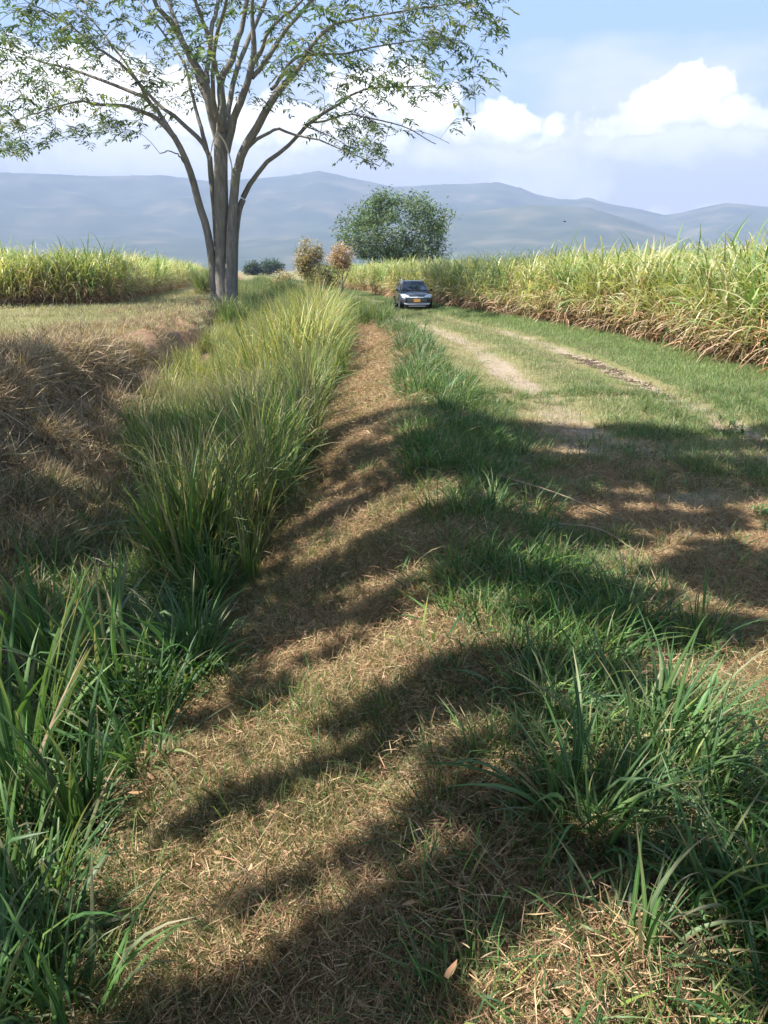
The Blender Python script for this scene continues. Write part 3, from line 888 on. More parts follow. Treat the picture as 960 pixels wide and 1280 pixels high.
r, y, x = rand_pts(420, -4.6, -1.3, 2.6, 9.5, lambda r, y, x: in_view(x, y, -.8))
put('ditch_floor_growth', crest_tuft, r, y, x, .8, 1.4)
r, y, x = rand_pts(260, -5.0, -2.6, 3, 9.5, lambda r, y, x: in_view(x, y, -.8))
put('ditch_floor_thatch', dry_tuft, r, y, x, .8, 1.3)


# ------------------------------------------------------------------ grass tufts one can pick out
def tuft(name, mesh, x, y, s, label, cat='grass tuft', group=None, zo=-.02, sz=1.0, rz=None, tilt=.08):
    o = link(name, mesh, None, (x, y, float(zg(x, y)) + zo))
    o.rotation_euler = (rng.normal(0, tilt), rng.normal(0, tilt), rng.uniform(0, 6.283) if rz is None else rz)
    o.scale = (s, s, s * sz)
    return tag(o, label, cat, group)


# the big arching tuft at lower right, and others with a place of their own
big = clump_mesh('big_arching_tuft', 105, .85, .22, [GREEN, DEEP, (.075, .15, .06), (.11, .19, .06)], [.4, .38, .12, .1], (.014, .027), .72, (.5, 1.5), .06, 9, .13)
tuft('arching_grass_tuft', big, 1.02, 2.35, .78, 'big dark green tuft of broad arching blades beside the track at lower right')
tuft('arching_grass_tuft', big, 1.42, 2.05, .6, 'spreading green tuft hanging over the right frame edge behind the lowest tuft', rz=2.0)
tuft('leafy_grass_tuft', broad_tuft[0], .62, 1.95, .95, 'dark green leafy tuft in the shade, left of the big arching tuft')
tuft('leafy_grass_tuft', broad_tuft[1], .95, 1.62, .85, 'green tuft of long bent blades at the lower right of the straw')
tuft('leafy_grass_tuft', broad_tuft[2], .62, 1.40, .7, 'low green tuft at the bottom edge of the frame, right of the straw path')
tuft('leafy_grass_tuft', broad_tuft[3], .18, 1.55, .42, 'small dark tuft in a shadow band on the straw at the bottom of the path')
tuft('leafy_grass_tuft', broad_tuft[4], 1.12, 1.25, .8, 'bright green tuft in the bottom right corner of the frame')
long_tuft = [clump_mesh('long_tuft', 62, .72, .15, [GREEN, DEEP, (.075, .15, .06), LIME], [.42, .32, .14, .12], (.011, .022), 1.0, (.3, 1.3), .14, 8, .13) for _ in range(4)]
for k in range(18):
    yy = rng.uniform(1.2, 3.9); rr = rng.uniform(.55, 1.0) + .25 * yy * rng.random()
    tuft('broad_bladed_tuft', long_tuft[k % 4], rr, yy, rng.uniform(.42, .8), 'green tuft of long wide blades sprawling over the straw at the lower right', 'grass tuft', 'broad-bladed tufts at the lower right')
EDGE_TUFTS = 'tufts along the green strip between straw path and track'
cnt = 0
while cnt < 285:
    yy = 1.5 + 24 * rng.random() ** 2.0
    rr = rng.normal(.82, .32) if yy < 9 else rng.normal(.68, .24)
    if not .22 < rr < 1.6 or (rr < .4 and yy < 4):
        continue
    if fbm(rr * 1.1, yy * .8, 101, 3) < .41 and yy < 9:
        continue
    xx = rr + float(road_shift(yy))
    big_one = rng.random() < (.5 if yy < 4.5 else .3)
    m = broad_tuft[rng.integers(NV)] if big_one else crest_tuft[rng.integers(NV)]
    s = rng.uniform(.55, .95) if big_one else rng.uniform(.6, 1.2)
    s *= 1.25 if yy > 9.5 else .78
    part = 'near end' if yy < 4.2 else 'shaded middle' if yy < 9.3 else 'sunlit far end'
    kind_ = 'wide-bladed' if big_one else 'fine-bladed'
    tuft('ridge_grass_tuft', m, xx, yy, s, f'{kind_} green grass tuft at the {part} of the strip beside the track', 'grass tuft', f'{kind_} tufts at the {part} of the strip beside the track')
    cnt += 1
# the full round tuft that catches the sun half way along the strip
for k, (xx, yy, s, lab) in enumerate([(1.12, 10.9, 1.75, 'full sunlit tuft of arching grass where the shade on the track ends'),
                                      (.86, 12.4, 1.5, 'sunlit grass tuft just beyond the full tuft at the shade edge')]):
    tuft('ridge_grass_tuft', crest_tuft[k], xx, yy, s, lab, 'grass tuft', None, sz=1.15)
# near left: broad blades
for k, (xx, yy, s, lab) in enumerate([(-1.78, 3.15, 1.0, 'tall broad-bladed grass clump at the left edge of the frame, nearest'),
                                      (-1.45, 3.6, .92, 'broad-bladed grass clump with one bright sunlit blade beside the straw path'),
                                      (-1.95, 3.9, .9, 'dark broad-bladed clump behind the nearest clump at the left edge'),
                                      (-1.28, 2.55, .62, 'low broad-bladed clump hanging over the left edge of the straw path'),
                                      (-1.5, 2.2, .75, 'broad-bladed clump in the lower left corner of the frame'),
                                      (-2.1, 3.3, 1.0, 'tall broad-bladed clump cut by the left frame edge at mid height'),
                                      (-2.35, 4.6, .95, 'broad-bladed clump farther back in the ditch beside the dead straw'),
                                      (-1.62, 2.75, .8, 'broad-bladed clump behind the wide brown dead blade')]):
    tuft('broad_grass_clump', near_blades[k % 4], xx, yy, s, lab, 'grass clump')
for k in range(64):
    yy = rng.uniform(1.5, 5.4); rr = -.78 - .03 * yy - .8 * abs(rng.normal(0, .5)) - .05 * yy
    tuft('ditch_edge_tuft', (broad_tuft + crest_tuft)[rng.integers(2 * NV)], rr, yy, rng.uniform(.7, 1.25), 'green tuft on the ditch slope left of the near end of the straw path', 'grass tuft', 'tufts on the ditch slope near the camera')
for k in range(34):
    yy = rng.uniform(4.6, 9.5); rr = float(ditch_edge(yy)) - .12 - abs(rng.normal(0, .25))
    tuft('ditch_grass_clump', tall_green[rng.integers(NV)], rr, yy, rng.uniform(.55, .9), 'green grass clump leaning over the left edge of the straw path', 'grass clump', 'grass clumps lining the left edge of the straw path')
# a single dry blade and bare dry canes
mb = MB(); blades(mb, [[0, 0, 0]], 0.5, .35, .25, 1.0, .045, (.34, .24, .15), (.45, .33, .2), 8, fold=.12)
o = mb.obj('dry_blade', M_BLADE); o.location = (-1.62, 2.55, float(zg(-1.62, 2.55)) + .1); tag(o, 'wide brown dead blade leaning across the green clump at the left edge', 'dry leaf')


# ------------------------------------------------------------------ sugar cane
def cane_mesh_set(pale):
    stem, green, dead = MB(), MB(), MB()
    G = [(.35, .39, .14), (.49, .48, .21), (.20, .27, .09), (.64, .58, .33)] if pale else [(.17, .29, .08), (.24, .35, .10), (.10, .19, .055), (.40, .43, .17)]
    D = [(.52, .37, .24), (.38, .24, .16), (.60, .48, .32), (.24, .15, .10), (.54, .30, .18)]
    dk = rng.uniform(.75, 1.3)
    for k in range(7):
        a = rng.uniform(0, 6.283); s = .26 * math.sqrt(rng.random()); h = rng.uniform(1.0, 1.75)
        tilt = rng.normal(0, .16, 2)
        t = np.linspace(0, 1, 5)
        p = np.stack([s * math.cos(a) + tilt[0] * h * t ** 1.3, s * math.sin(a) + tilt[1] * h * t ** 1.3, h * t], -1)
        tube(stem, p, .015, 4, jitter((.24, .17, .09), 1)[0])
        n = 13
        f = rng.uniform(.22, 1, n); i = (f * 4).clip(0, 3.999); j = i.astype(int); w = (i - j)[:, None]
        base = p[j] * (1 - w) + p[j + 1] * w
        az = rng.uniform(0, 6.283) + np.arange(n) * 2.6 + rng.normal(0, .4, n)
        col = jitter(pick(G, [.36, .27, .2, .17], n), n, .2, .07)
        tip = np.where(rng.random((n, 1)) < .45, jitter(np.broadcast_to((.48, .42, .2), (n, 3)), n), col)
        blades(green, base, az, .12 + (1 - f) * .75 + np.abs(rng.normal(0, .12, n)), rng.uniform(.62, 2.1, n), rng.uniform(.75, 1.45, n), rng.uniform(.03, .056, n), col, tip, 6, 2.0, rng.normal(0, .5, n), 0,
               kink=(np.where(rng.random(n) < .25, rng.uniform(.4, .75, n), 2.), np.full(n, 1.1)))
        n = 13
        f = (rng.uniform(.08, .66, n) * dk).clip(.03, .9); i = (f * 4).clip(0, 3.999); j = i.astype(int); w = (i - j)[:, None]
        base = p[j] * (1 - w) + p[j + 1] * w
        blades(dead, base, rng.uniform(0, 6.283, n), rng.uniform(.5, 1.3, n), rng.uniform(.9, 2.2, n), rng.uniform(.45, 1.0, n), rng.uniform(.016, .034, n),
               jitter(pick(D, [.3, .24, .18, .14, .14], n), n, .25, .07), None, 5, .8, rng.normal(0, 1.4, n))
    return stem.mesh('stalk', M_STALK), green.mesh('foliage', M_CANE), dead.mesh('dry_foliage', M_STRAW)


def joined(sets, name):
    out = []
    for st in sets:
        bm = bmesh.new()
        me = bpy.data.meshes.new(name)
        for k, m in enumerate(st):
            n0 = len(bm.faces)
            bm.from_mesh(m); bm.faces.ensure_lookup_table()
            for f in bm.faces[n0:]:
                f.material_index = k
        bm.to_mesh(me); bm.free()
        for m in st:
            me.materials.append(m.materials[0])
        out.append(me)
    return out


cane_sets = [cane_mesh_set(True) for _ in range(5)] + [cane_mesh_set(False) for _ in range(3)]
cane_protos = []
for k, st in enumerate(cane_sets):
    e = bpy.data.objects.new('sugarcane_plant', None); COL.objects.link(e)
    for nm, me in zip(('stalk', 'foliage', 'dry_foliage'), st):
        o = link(nm, me, e); o['kind'] = 'stuff'
    cane_protos.append([e, False])


def cane_plant(k, x, y, s, label, group):
    pr = cane_protos[k]
    o = pr[0] if not pr[1] else copy_tree(pr[0])
    pr[1] = True
    o.location = (x, y, float(zg(x, y)) - .02); o.rotation_euler = (rng.normal(0, .06), rng.normal(0, .06), rng.uniform(0, 6.283))
    o.scale = (s, s, s)
    tag(o, label, 'sugarcane', group)


CANE_R = np.array([(2, 7.6), (14, 7.55), (20, 7.4), (27, 7.25), (36, 7.15), (42, 7.2), (75, 7.0), (140, 7.0)])
used = 0
front_right = []
yy = 9.5
while yy < 62:
    for row in (0, 1):
        rr = np.interp(yy, CANE_R[:, 0], CANE_R[:, 1]) + row * .75 + rng.normal(0, .13)
        front_right.append((rr + float(road_shift(yy)), yy + row * .2 + rng.normal(0, .1), row))
    yy += .46 if yy < 30 else .75
front_right = [p for p in front_right if in_view(np.array(p[0]), np.array(p[1]), 1.0, 160)][:185]
last_right = max(p[1] for p in front_right)
def right_label(y, row):
    where = 'nearest stretch' if y < 17 else 'middle stretch' if y < 29 else 'far stretch'
    which = 'front' if row == 0 else 'second'
    return f'sugarcane plant with dry lower leaves, {which} row of right field, {where}', f'{which}-row sugarcane of the right field, {where}'


for (x, y, row) in front_right:
    cane_plant(int(rng.integers(0, 8)) if rng.random() < .55 else int(rng.integers(0, 5)), x, y, rng.uniform(1.0, 1.16) if y < 24 else rng.uniform(1.02, 1.18), *right_label(y, row))


def left_edge(y):
    return -10.4


front_left = []
t = 0.0
while t < 13:                      # the end of the field that faces the camera
    for row in (0, 1):
        x = -13.9 - t + rng.normal(0, .12); y = 37.2 - t * .42 + row * .75 + rng.normal(0, .12)
        front_left.append((x, y))
    t += .5
yy = 38; n_end = len(front_left)
while yy < 104:                     # its side along the ditch
    front_left.append((-13.6 - (yy - 38) * .17 + rng.normal(0, .15), yy)); yy += .6 + (yy - 38) * .016
for k_, (x, y) in enumerate(front_left[:110]):
    cane_plant(int(rng.integers(5, 8)) if rng.random() < .2 else int(rng.integers(0, 5)), x, y, rng.uniform(1.05, 1.3), *(('sugarcane plant with dry lower leaves at the end of the left field facing the viewer', 'sugarcane at the near end of the left field') if k_ < n_end else ('sugarcane plant along the side of the left field receding behind the big tree', 'sugarcane along the side of the left field')))

cane_meshes = joined(cane_sets, 'cane_clump')
r, y, x = rand_pts(7200, 7.0, 22, 7.5, 130, lambda r, y, x: (r > np.interp(y, CANE_R[:, 0], CANE_R[:, 1]) + np.where(y < last_right, 1.35, 0)) * in_view(x, y, 1, 160) * np.clip(1.25 - (r - 8) * .05, .4, 1) * np.clip(26 / y, .35, 1))
put('sugarcane_mass', cane_meshes, r, y, x, 1.0, 1.16, False)
n = 6500
x = rng.uniform(-75, -13, n); y = rng.uniform(30, 150, n)
ex = -13.6 - (y - 38) * .17
ok = (x < ex - .5) & (y > 37.2 + (x + 13.9) * .42 + 1.4) & in_view(x, y, 1, 160) & (rng.random(n) < np.clip(46 / y, .35, 1))
put('sugarcane_block', cane_meshes, None, y[ok], x[ok], 1.05, 1.32, False)


# ------------------------------------------------------------------ trees
def fronds(mb, pos, out_dir, n_pinna, size, cols, droop=.9, wid=.2):
    """feathery compound leaves: drooping ribs, each with a row of narrow leaflets"""
    pos = np.asarray(pos); n = len(pos)
    az = np.arctan2(out_dir[:, 1], out_dir[:, 0]) + rng.normal(0, 1.0, n)
    L = size * rng.uniform(.7, 1.3, n)
    col = jitter(pick(cols[0], cols[1], n), n, .2, .07)
    for k in range(n_pinna):
        f = (k // 2 + .6) / (n_pinna / 2); sgn = 1 if k % 2 else -1
        dr = droop * f * f * .55
        base = pos + np.stack([np.cos(az) * L * f, np.sin(az) * L * f, -L * dr], -1)
        a2 = az + sgn * rng.normal(.95, .2, n)
        blades(mb, base, a2, rng.uniform(1.35, 1.9, n), rng.uniform(.3, 1.0, n), L * rng.uniform(.5, .75, n) * (1.1 - .35 * f), L * wid * rng.uniform(.8, 1.2, n), jitter(col, n, .12, .04), None, 2, 1.0, rng.normal(0, .7, n), wprof=3)


def grow(nodes, attract, rad_tip, mb, sag=.12, sides=4, col=(.2, .18, .15), maxlen=5.):
    """nodes: list of (pos, radius). Ties each attractor to the nearest node with a bent twig; returns leaf points and their directions"""
    P = np.array([p for p, _ in nodes]); RR = np.array([q for _, q in nodes])
    leaf_p, leaf_d = [], []
    for a in attract:
        d = np.linalg.norm(P - a, axis=1) + np.where(P[:, 2] > a[2] + .8, 1.2, 0)
        j = int(np.argmin(d)); p0 = P[j]; L = np.linalg.norm(a - p0)
        if L > maxlen:
            continue
        n = max(4, int(L / .45) + 2); t = np.linspace(0, 1, n)
        side = rng.normal(0, .12, 3) * L
        p = p0 + (a - p0) * t[:, None] + side * (t * (1 - t))[:, None] * 1.6
        p[:, 2] += sag * L * (np.sin(t * 3.14)) * 1.0 - .05 * L * t ** 3
        r0 = min(RR[j] * .7, rad_tip + .007 * L)
        tube(mb, p, np.linspace(r0, rad_tip, n), sides, col, cap=False)
        P = np.vstack([P, p[1:]]); RR = np.concatenate([RR, np.linspace(r0, rad_tip, n)[1:]])
        dirv = (a - p0) / (L + 1e-6)
        for q in np.linspace(.25, 1, max(3, int(L / .28))):
            i = q * (n - 1); i0 = min(int(i), n - 2)
            leaf_p.append(p[i0] + (p[i0 + 1] - p[i0]) * (i - i0)); leaf_d.append(dirv)
    return np.array(leaf_p), np.array(leaf_d)


# --- the big tree: limbs follow their real outline at its distance (about 40 m)
TY = 40.0
px_m = 1.0 / at(481, 300, TY)[0] if at(481, 300, TY)[0] else 22.
def limb_pts(ctrl, depth, n=18):
    """ctrl rows: (u, v, width px); depth: metres toward (-) or away (+) gained along the limb"""
    ctrl = np.array(ctrl, float)
    t = np.linspace(0, 1, len(ctrl))
    rows = []
    for (u, v, w), q in zip(ctrl, t):
        y = TY + depth[0] + (depth[1] - depth[0]) * q ** 1.2
        p = at(u, v, y); rows.append([*p, w / F_PX * (y / (math.cos(PITCH) - (v - 640) / F_PX * math.sin(PITCH))) / 2])
    return smooth_path(rows, n)


TRUNKS = [
    ([(280, 389, 38), (279, 378, 24), (278, 360, 18), (277, 320, 16), (277, 270, 17), (276, 225, 18), (276, 190, 17), (275, 165, 15)], (0, 0)),
    ([(292, 389, 26), (290, 376, 17), (288, 355, 14), (288.5, 317, 13), (290, 275, 12), (293, 240, 11), (296, 212, 11)], (-.35, -.2)),
    ([(267, 388, 20), (268, 372, 12), (267.5, 355, 11), (264, 318, 10), (258, 284, 10), (249, 256, 9.5), (241, 225, 9), (231, 197, 8), (217, 170, 7), (198, 150, 6)], (.25, -.6)),
    ([(292, 388, 12), (293, 350, 9), (294, 300, 9), (298, 265, 8.5), (304, 249, 7.5)], (.5, .6)),
    ([(271, 385, 12), (271, 330, 9), (270, 284, 8), (267, 250, 7), (264, 222, 7), (262, 196, 6.5)], (.4, .5)),
]
LIMBS = [
    ([(198, 150, 5.5), (163, 135, 4.5), (127, 133, 3.5), (89, 130, 2.2), (50, 140, 1.4), (20, 150, 1)], (-.6, -3)),
    ([(217, 170, 6), (190, 130, 5), (173, 114, 4.5), (122, 95, 3.5), (81, 81, 2.6), (51, 76, 2), (10, 62, 1.3), (-40, 50, 1)], (-.6, 2.5)),
    ([(190, 130, 4.5), (173, 100, 4), (141, 70, 3.2), (108, 46, 2.4), (70, 20, 1.6), (30, 0, 1)], (-.3, -4)),
    ([(262, 196, 6), (247, 173, 5.5), (221, 147, 5), (190, 122, 4), (160, 85, 3), (130, 45, 2.2), (95, 5, 1.5)], (.5, 4.5)),
    ([(262, 196, 5.5), (252, 165, 5), (240, 122, 4.2), (230, 85, 3.2), (205, 45, 2.4), (170, -5, 1.6)], (.5, 3)),
    ([(275, 190, 11), (264, 140, 11), (257, 105, 10), (238, 72, 8.5), (218, 35, 7), (199, 8, 5.5), (180, -30, 4), (150, -80, 2)], (0, -1.5)),
    ([(258, 108, 7), (260, 88, 6.5), (261, 44, 6), (269, 10, 5), (272, -40, 3.5), (262, -90, 2)], (-.2, 2)),
    ([(276, 110, 5.5), (266, 72, 5), (250, 24, 4.5), (238, -20, 3.5), (220, -80, 2)], (.1, -3.5)),
    ([(277, 170, 13), (279, 135, 11), (278, 104, 9), (288, 80, 8), (297, 55, 7), (306, 20, 6), (316, -25, 4.5), (322, -85, 2)], (0, 1)),
    ([(283, 190, 11), (292, 155, 9.5), (301, 128, 9), (312, 103, 8.5), (319, 74, 8), (317, 33, 5.5), (315, -5, 4.5), (330, -70, 2.4)], (.1, -1.5)),
    ([(319, 76, 6), (330, 50, 5), (346, 30, 4), (372, 6, 3), (400, -30, 2)], (-1.3, -4)),
    ([(316, 98, 6), (339, 68, 5.5), (363, 37, 5), (386, 10, 4), (425, -25, 2.6), (470, -50, 1.6)], (-.5, 3)),
    ([(296, 214, 11), (305, 188, 10.5), (322, 158, 10), (341, 124, 9), (356, 104, 8), (372, 86, 6.5), (386, 62, 5), (415, 35, 3.6), (450, 26, 2.8), (488, 18, 2.2), (540, 8, 1.6), (590, 2, 1)], (-.2, -2.5)),
    ([(339, 112, 5), (352, 95, 4.6), (370, 72, 4), (392, 66, 3.4), (430, 66, 2.6), (470, 60, 2), (520, 52, 1.5), (570, 50, 1)], (-.9, 3.5)),
    ([(304, 249, 7), (318, 222, 6), (340, 197, 5.2), (360, 178, 4.6), (380, 157, 4.2), (402, 140, 3.8), (426, 126, 3.2), (453, 110, 2.4), (488, 106, 1.9), (532, 108, 1.3), (560, 112, 1)], (.6, -1.5)),
    ([(302, 190, 5), (316, 175, 4.4), (333, 164, 3.8), (351, 159, 3.2), (374, 165, 2.6), (400, 172, 2), (440, 190, 1.4), (475, 208, 1)], (-.1, -2.5)),
    ([(380, 157, 3.2), (400, 150, 2.6), (440, 140, 2), (480, 148, 1.6), (520, 165, 1.2), (545, 180, .9)], (-.4, 2)),
    ([(243, 232, 3), (230, 205, 2.4), (215, 190, 1.6), (200, 192, 1)], (-.4, -1.5)),
    ([(277, 180, 8), (285, 130, 7), (300, 70, 6), (330, 0, 4.5), (350, -60, 3)], (.3, 7.5)),
    ([(274, 175, 8), (262, 130, 7), (235, 70, 5.5), (215, 10, 4.5), (190, -50, 3)], (.2, 8)),
    ([(276, 165, 7), (268, 120, 6), (272, 60, 5), (285, 0, 4), (292, -60, 3)], (-.2, -7)),
]
tree = empty('spreading_tree', tuple(at(281, 386, TY)), label='big spreading tree with several grey trunks and feathery leaves standing on the left bank', cat='tree')
TREE_INV = -np.array(tree.location)
nodes = []
def add_limb(ctrl, depth, name, sides, base_first=False):
    p = limb_pts(ctrl, depth)
    mb = MB(); q = p[:, :3] + TREE_INV
    w = 1 + .10 * (fbm(np.arange(len(p)) * .6, np.full(len(p), ctrl[0][0]), 5, 2) - .5)
    if base_first:
        q[0, 2] -= .35
    bend = np.cumsum(rng.normal(0, .035, (len(q), 3)), 0); bend -= np.linspace(0, 1, len(q))[:, None] * bend[-1]
    if not base_first:
        q = q + bend
    tube(mb, q, p[:, 3] * w, sides)
    mb.obj(name, M_BARK, tree)
    return q, p[:, 3]


for c, d in TRUNKS:
    q, r_ = add_limb(c, d, 'trunk', 12, True)
    nodes += [(a, b) for a, b in zip(q[11:], r_[11:])]
limb_nodes = []
for c, d in LIMBS:
    q, r_ = add_limb(c, d, 'limb', 8)
    k = max(4, len(q) // 4)
    limb_nodes += [(a, b) for a, b in zip(q[k:], r_[k:])]
LOWU = np.array([(-90, 225), (0, 208), (28, 200), (50, 182), (100, 176), (160, 165), (205, 168), (228, 150), (262, 120), (300, 125), (330, 150), (370, 170), (410, 185), (450, 205), (505, 222), (520, 205), (545, 190), (588, 188), (600, 110), (622, 68), (640, 20)])
att = []
while len(att) < 1750:
    u = rng.uniform(-110, 632); v = rng.uniform(-190, 230)
    if v > np.interp(u, LOWU[:, 0], LOWU[:, 1]) - abs(rng.normal(0, 8)):
        continue
    w = 1.0
    if 215 < u < 345:
        w = .32 if v > 20 else .7
    if v > 60 and 100 < u < 215:
        w = .75
    if v > 100 and 330 < u < 400:
        w = .5
    if v > 130 and u > 500:
        w = .35
    if v > 100 and u < 90:
        w = .8
    if rng.random() > w:
        continue
    xc, rad = -8.6, 13.5
    y = TY + rng.normal(0, 4.6)
    p = at(u, v, y)
    if math.hypot((p[0] - xc) / 1.15, y - TY) > rad:
        continue
    att.append(p + TREE_INV)
att = np.array(att)
axis = np.array([0, 0, 6.0])
att = att[np.argsort(np.linalg.norm((att - axis) * [1, 1, .8], axis=1))]
twig = MB()
lp, ld = grow(limb_nodes + nodes, att, .012, twig, sag=.06, sides=4, maxlen=4.6)
twig_o = twig.obj('twig_mass', M_BARK, tree); twig_o['kind'] = 'stuff'
keep = rng.random(len(lp)) < .60 * (.45 + 1.1 * vnoise(lp[:, 0] * .55 + 40, lp[:, 2] * .7 + lp[:, 1] * .5 + 40, 71))
fol = MB()
TREEC = ([(.095, .15, .065), (.06, .105, .05), (.165, .215, .08), (.21, .22, .11)], [.42, .3, .18, .10])
fronds(fol, lp[keep] + rng.normal(0, .14, (keep.sum(), 3)), ld[keep], 10, .52, TREEC, 1.0, .17)
fo = fol.obj('foliage', M_TREE, tree); fo['kind'] = 'stuff'
print('tree fronds', keep.sum())
# pale hanging liana stems on the trunk
for ctrl in ([(275, 118, 2.4), (276, 132, 2.2), (272, 150, 2), (271, 165, 2), (266, 178, 1.5), (262, 200, 1.2)], [(271, 165, 2), (281, 178, 2), (287, 196, 2), (290, 212, 1.8), (288, 232, 1.2)]):
    p = limb_pts(ctrl, (-.55, -.65), 14)
    mb = MB(); tube(mb, p[:, :3] + TREE_INV, p[:, 3], 5, (.4, .36, .3)); mb.obj('liana', col_mat('pale_stem', (.46, .41, .33), .8), tree)


def leaf_cards(mb, pos, size, cols, spread=.3):
    n = len(pos)
    col = jitter(pick(cols[0], cols[1], n), n, .22, .08)
    blades(mb, pos, rng.uniform(0, 6.283, n), rng.uniform(.6, 2.2, n), rng.normal(.2, .4, n), size * rng.uniform(.7, 1.3, n), size * rng.uniform(.38, .55, n), col, None, 2, 1., rng.normal(0, 1, n), wprof=3)


def bushy_tree(name, loc, label, cat, stems, env, n_att, leaf, cols, tip=.01, leaves_per=4, spread=.35, maxlen=9, group=None, shell=.5, bark=None):
    """stems: list of (azimuth, lean, length, radius); env: (center z, rx, ry, rz)"""
    e = empty(name, loc, label=label, cat=cat, group=group)
    nd = []
    for (az, ln, L, r0) in stems:
        t = np.linspace(0, 1, 8)
        p = np.stack([np.cos(az) * np.sin(ln * t) * L * t, np.sin(az) * np.sin(ln * t) * L * t, -.2 + L * t * np.cos(ln * t)], -1)
        p[1:-1] += rng.normal(0, .02 * L, (6, 3))
        mb = MB(); rr = np.linspace(r0, r0 * .35, 8); tube(mb, p, rr, 7); mb.obj('trunk' if len(stems) < 4 else 'stem', bark or M_BARK, e)
        nd += [(a, b) for a, b in zip(p[2:], rr[2:])]
    cz, rx, ry, rz = env
    d = rng.normal(0, 1, (n_att, 3)); d /= np.linalg.norm(d, axis=1)[:, None]
    lum = .68 + .62 * vnoise(np.arctan2(d[:, 1], d[:, 0]) * 2.6 + 9, d[:, 2] * 3.2 + 5, 61)
    d = d * (shell + (1 - shell) * rng.random((n_att, 1)) ** .5) * lum[:, None]
    A = d * [rx, ry, rz] + [0, 0, cz]
    A = A[A[:, 2] > cz - rz * .92]
    A = A[np.argsort(np.linalg.norm(A - [0, 0, cz * .5], axis=1))]
    tw = MB(); lp, ld = grow(nd, A, tip, tw, .05, 3, maxlen=maxlen)
    o = tw.obj('branch_mass', bark or M_BARK, e); o['kind'] = 'stuff'
    lp = np.repeat(lp, leaves_per, 0); lp = lp + rng.normal(0, spread, lp.shape)
    mb = MB(); leaf_cards(mb, lp, leaf, cols)
    o = mb.obj('crown', M_TREE, e); o['kind'] = 'stuff'
    print(name, len(lp))
    return e


# --- round tree behind the far end of the cane
p = at(494, 330, 108); gz = 0.0
RT = ([(.095, .155, .07), (.06, .105, .052), (.15, .205, .09), (.21, .23, .11)], [.42, .3, .2, .08])
bushy_tree('round_tree', (p[0], 108, gz), 'round dark green tree behind the far end of the right cane field', 'tree',
           [(k * 6.283 / 9 + .2, rng.uniform(.35, 1.05), rng.uniform(7.5, 9.5), .22) for k in range(9)], (6.9, 7.6, 6.8, 5.0), 720, .42, RT, .03, 7, .45, 8, shell=.5)
# --- shrubs in orange bloom near the end of the ditch
OR = ([(.50, .38, .20), (.38, .27, .15), (.27, .25, .12), (.15, .16, .075)], [.34, .22, .24, .2])
OR2 = ([(.56, .39, .29), (.46, .31, .22), (.30, .25, .15), (.16, .16, .08)], [.42, .28, .18, .12])
def shrub(u, y, top_v, w_px, label, cols, n, low=.35):
    c = at(u, 340, y); h = at(u, top_v, y)[2]; rx = w_px / F_PX * y / 2 * 1.03
    bushy_tree('flowering_shrub', (c[0], y, float(zg(c[0], y)) if y < 90 else 0.), label, 'shrub',
               [(k * 1.3, rng.uniform(.1, .4), h * .62, .06) for k in range(5)], (h * (1 - low * 1.1), rx * .8, rx * .8, h * low), int(n * 1.4), .17, cols, .012, 8, .18, 4, shell=.3)
shrub(386, 58, 302, 42, 'tall rounded shrub with orange brown blossom, left of the pinkish one', OR, 130, .34)
shrub(427, 60, 304, 34, 'shrub topped with a pinkish orange head of blossom beside the round tree', OR2, 90, .26)
shrub(352, 56, 334, 30, 'low dark orange shrub at the left of the flowering shrubs', OR, 60, .42)
shrub(404, 54, 330, 44, 'low olive brown shrub in front of the two blossoming shrubs', ([(.15, .15, .06), (.2, .16, .07), (.09, .11, .04)], [.4, .3, .3]), 60, .45)
# --- far trees on the horizon
FT = ([(.05, .085, .035), (.035, .06, .03)], [.5, .5])
for (u, y, tv, w, lab) in ((316, 300, 331, 20, 'small dark far tree on the horizon, left one of the pair right of the trunks'), (337, 310, 327, 32, 'wider far tree on the horizon, right one of the pair right of the trunks')):
    c = at(u, 340, y); h = at(u, tv, y)[2]; rx = w / F_PX * y / 2
    bushy_tree('horizon_tree', (c[0], y, 0), lab, 'tree', [(0, .05, h * .6, .3), (2, .3, h * .6, .2)], (h * .58, rx, rx, h * .44), 120, .9, FT, .04, 5, .7, 12)


# ------------------------------------------------------------------ the tree overhead, out of the frame, whose crown shades the foreground
def shade_lit(x, y):
    cs, sn = -math.sin(SUN_ROT), -math.cos(SUN_ROT)
    s = x * cs + y * sn; t = -x * sn + y * cs
    fine = fbm(s * 1.15 + 3.1, t * 6.0 + 1.7, 201, 3, .6); mid_ = fbm(s * .9 + 3.1, t * 4.2 + 1.7, 203, 3, .6)
    k = np.clip((y - 2.8) / 2.0, 0, 1)
    n = .76 * (fine * (1 - k) + mid_ * k) + .24 * fbm(s * .5 + 9, t * 1.1 + 5, 207, 2, .5)
    thr = np.interp(y, [1, 3.4, 4.4, 9, 10], [.465, .48, .535, .555, .535])
    sun_spot = .25 * np.exp(-(((x + 1.25) / .3) ** 2 + ((y - 3.7) / .3) ** 2))
    return n - thr + sun_spot


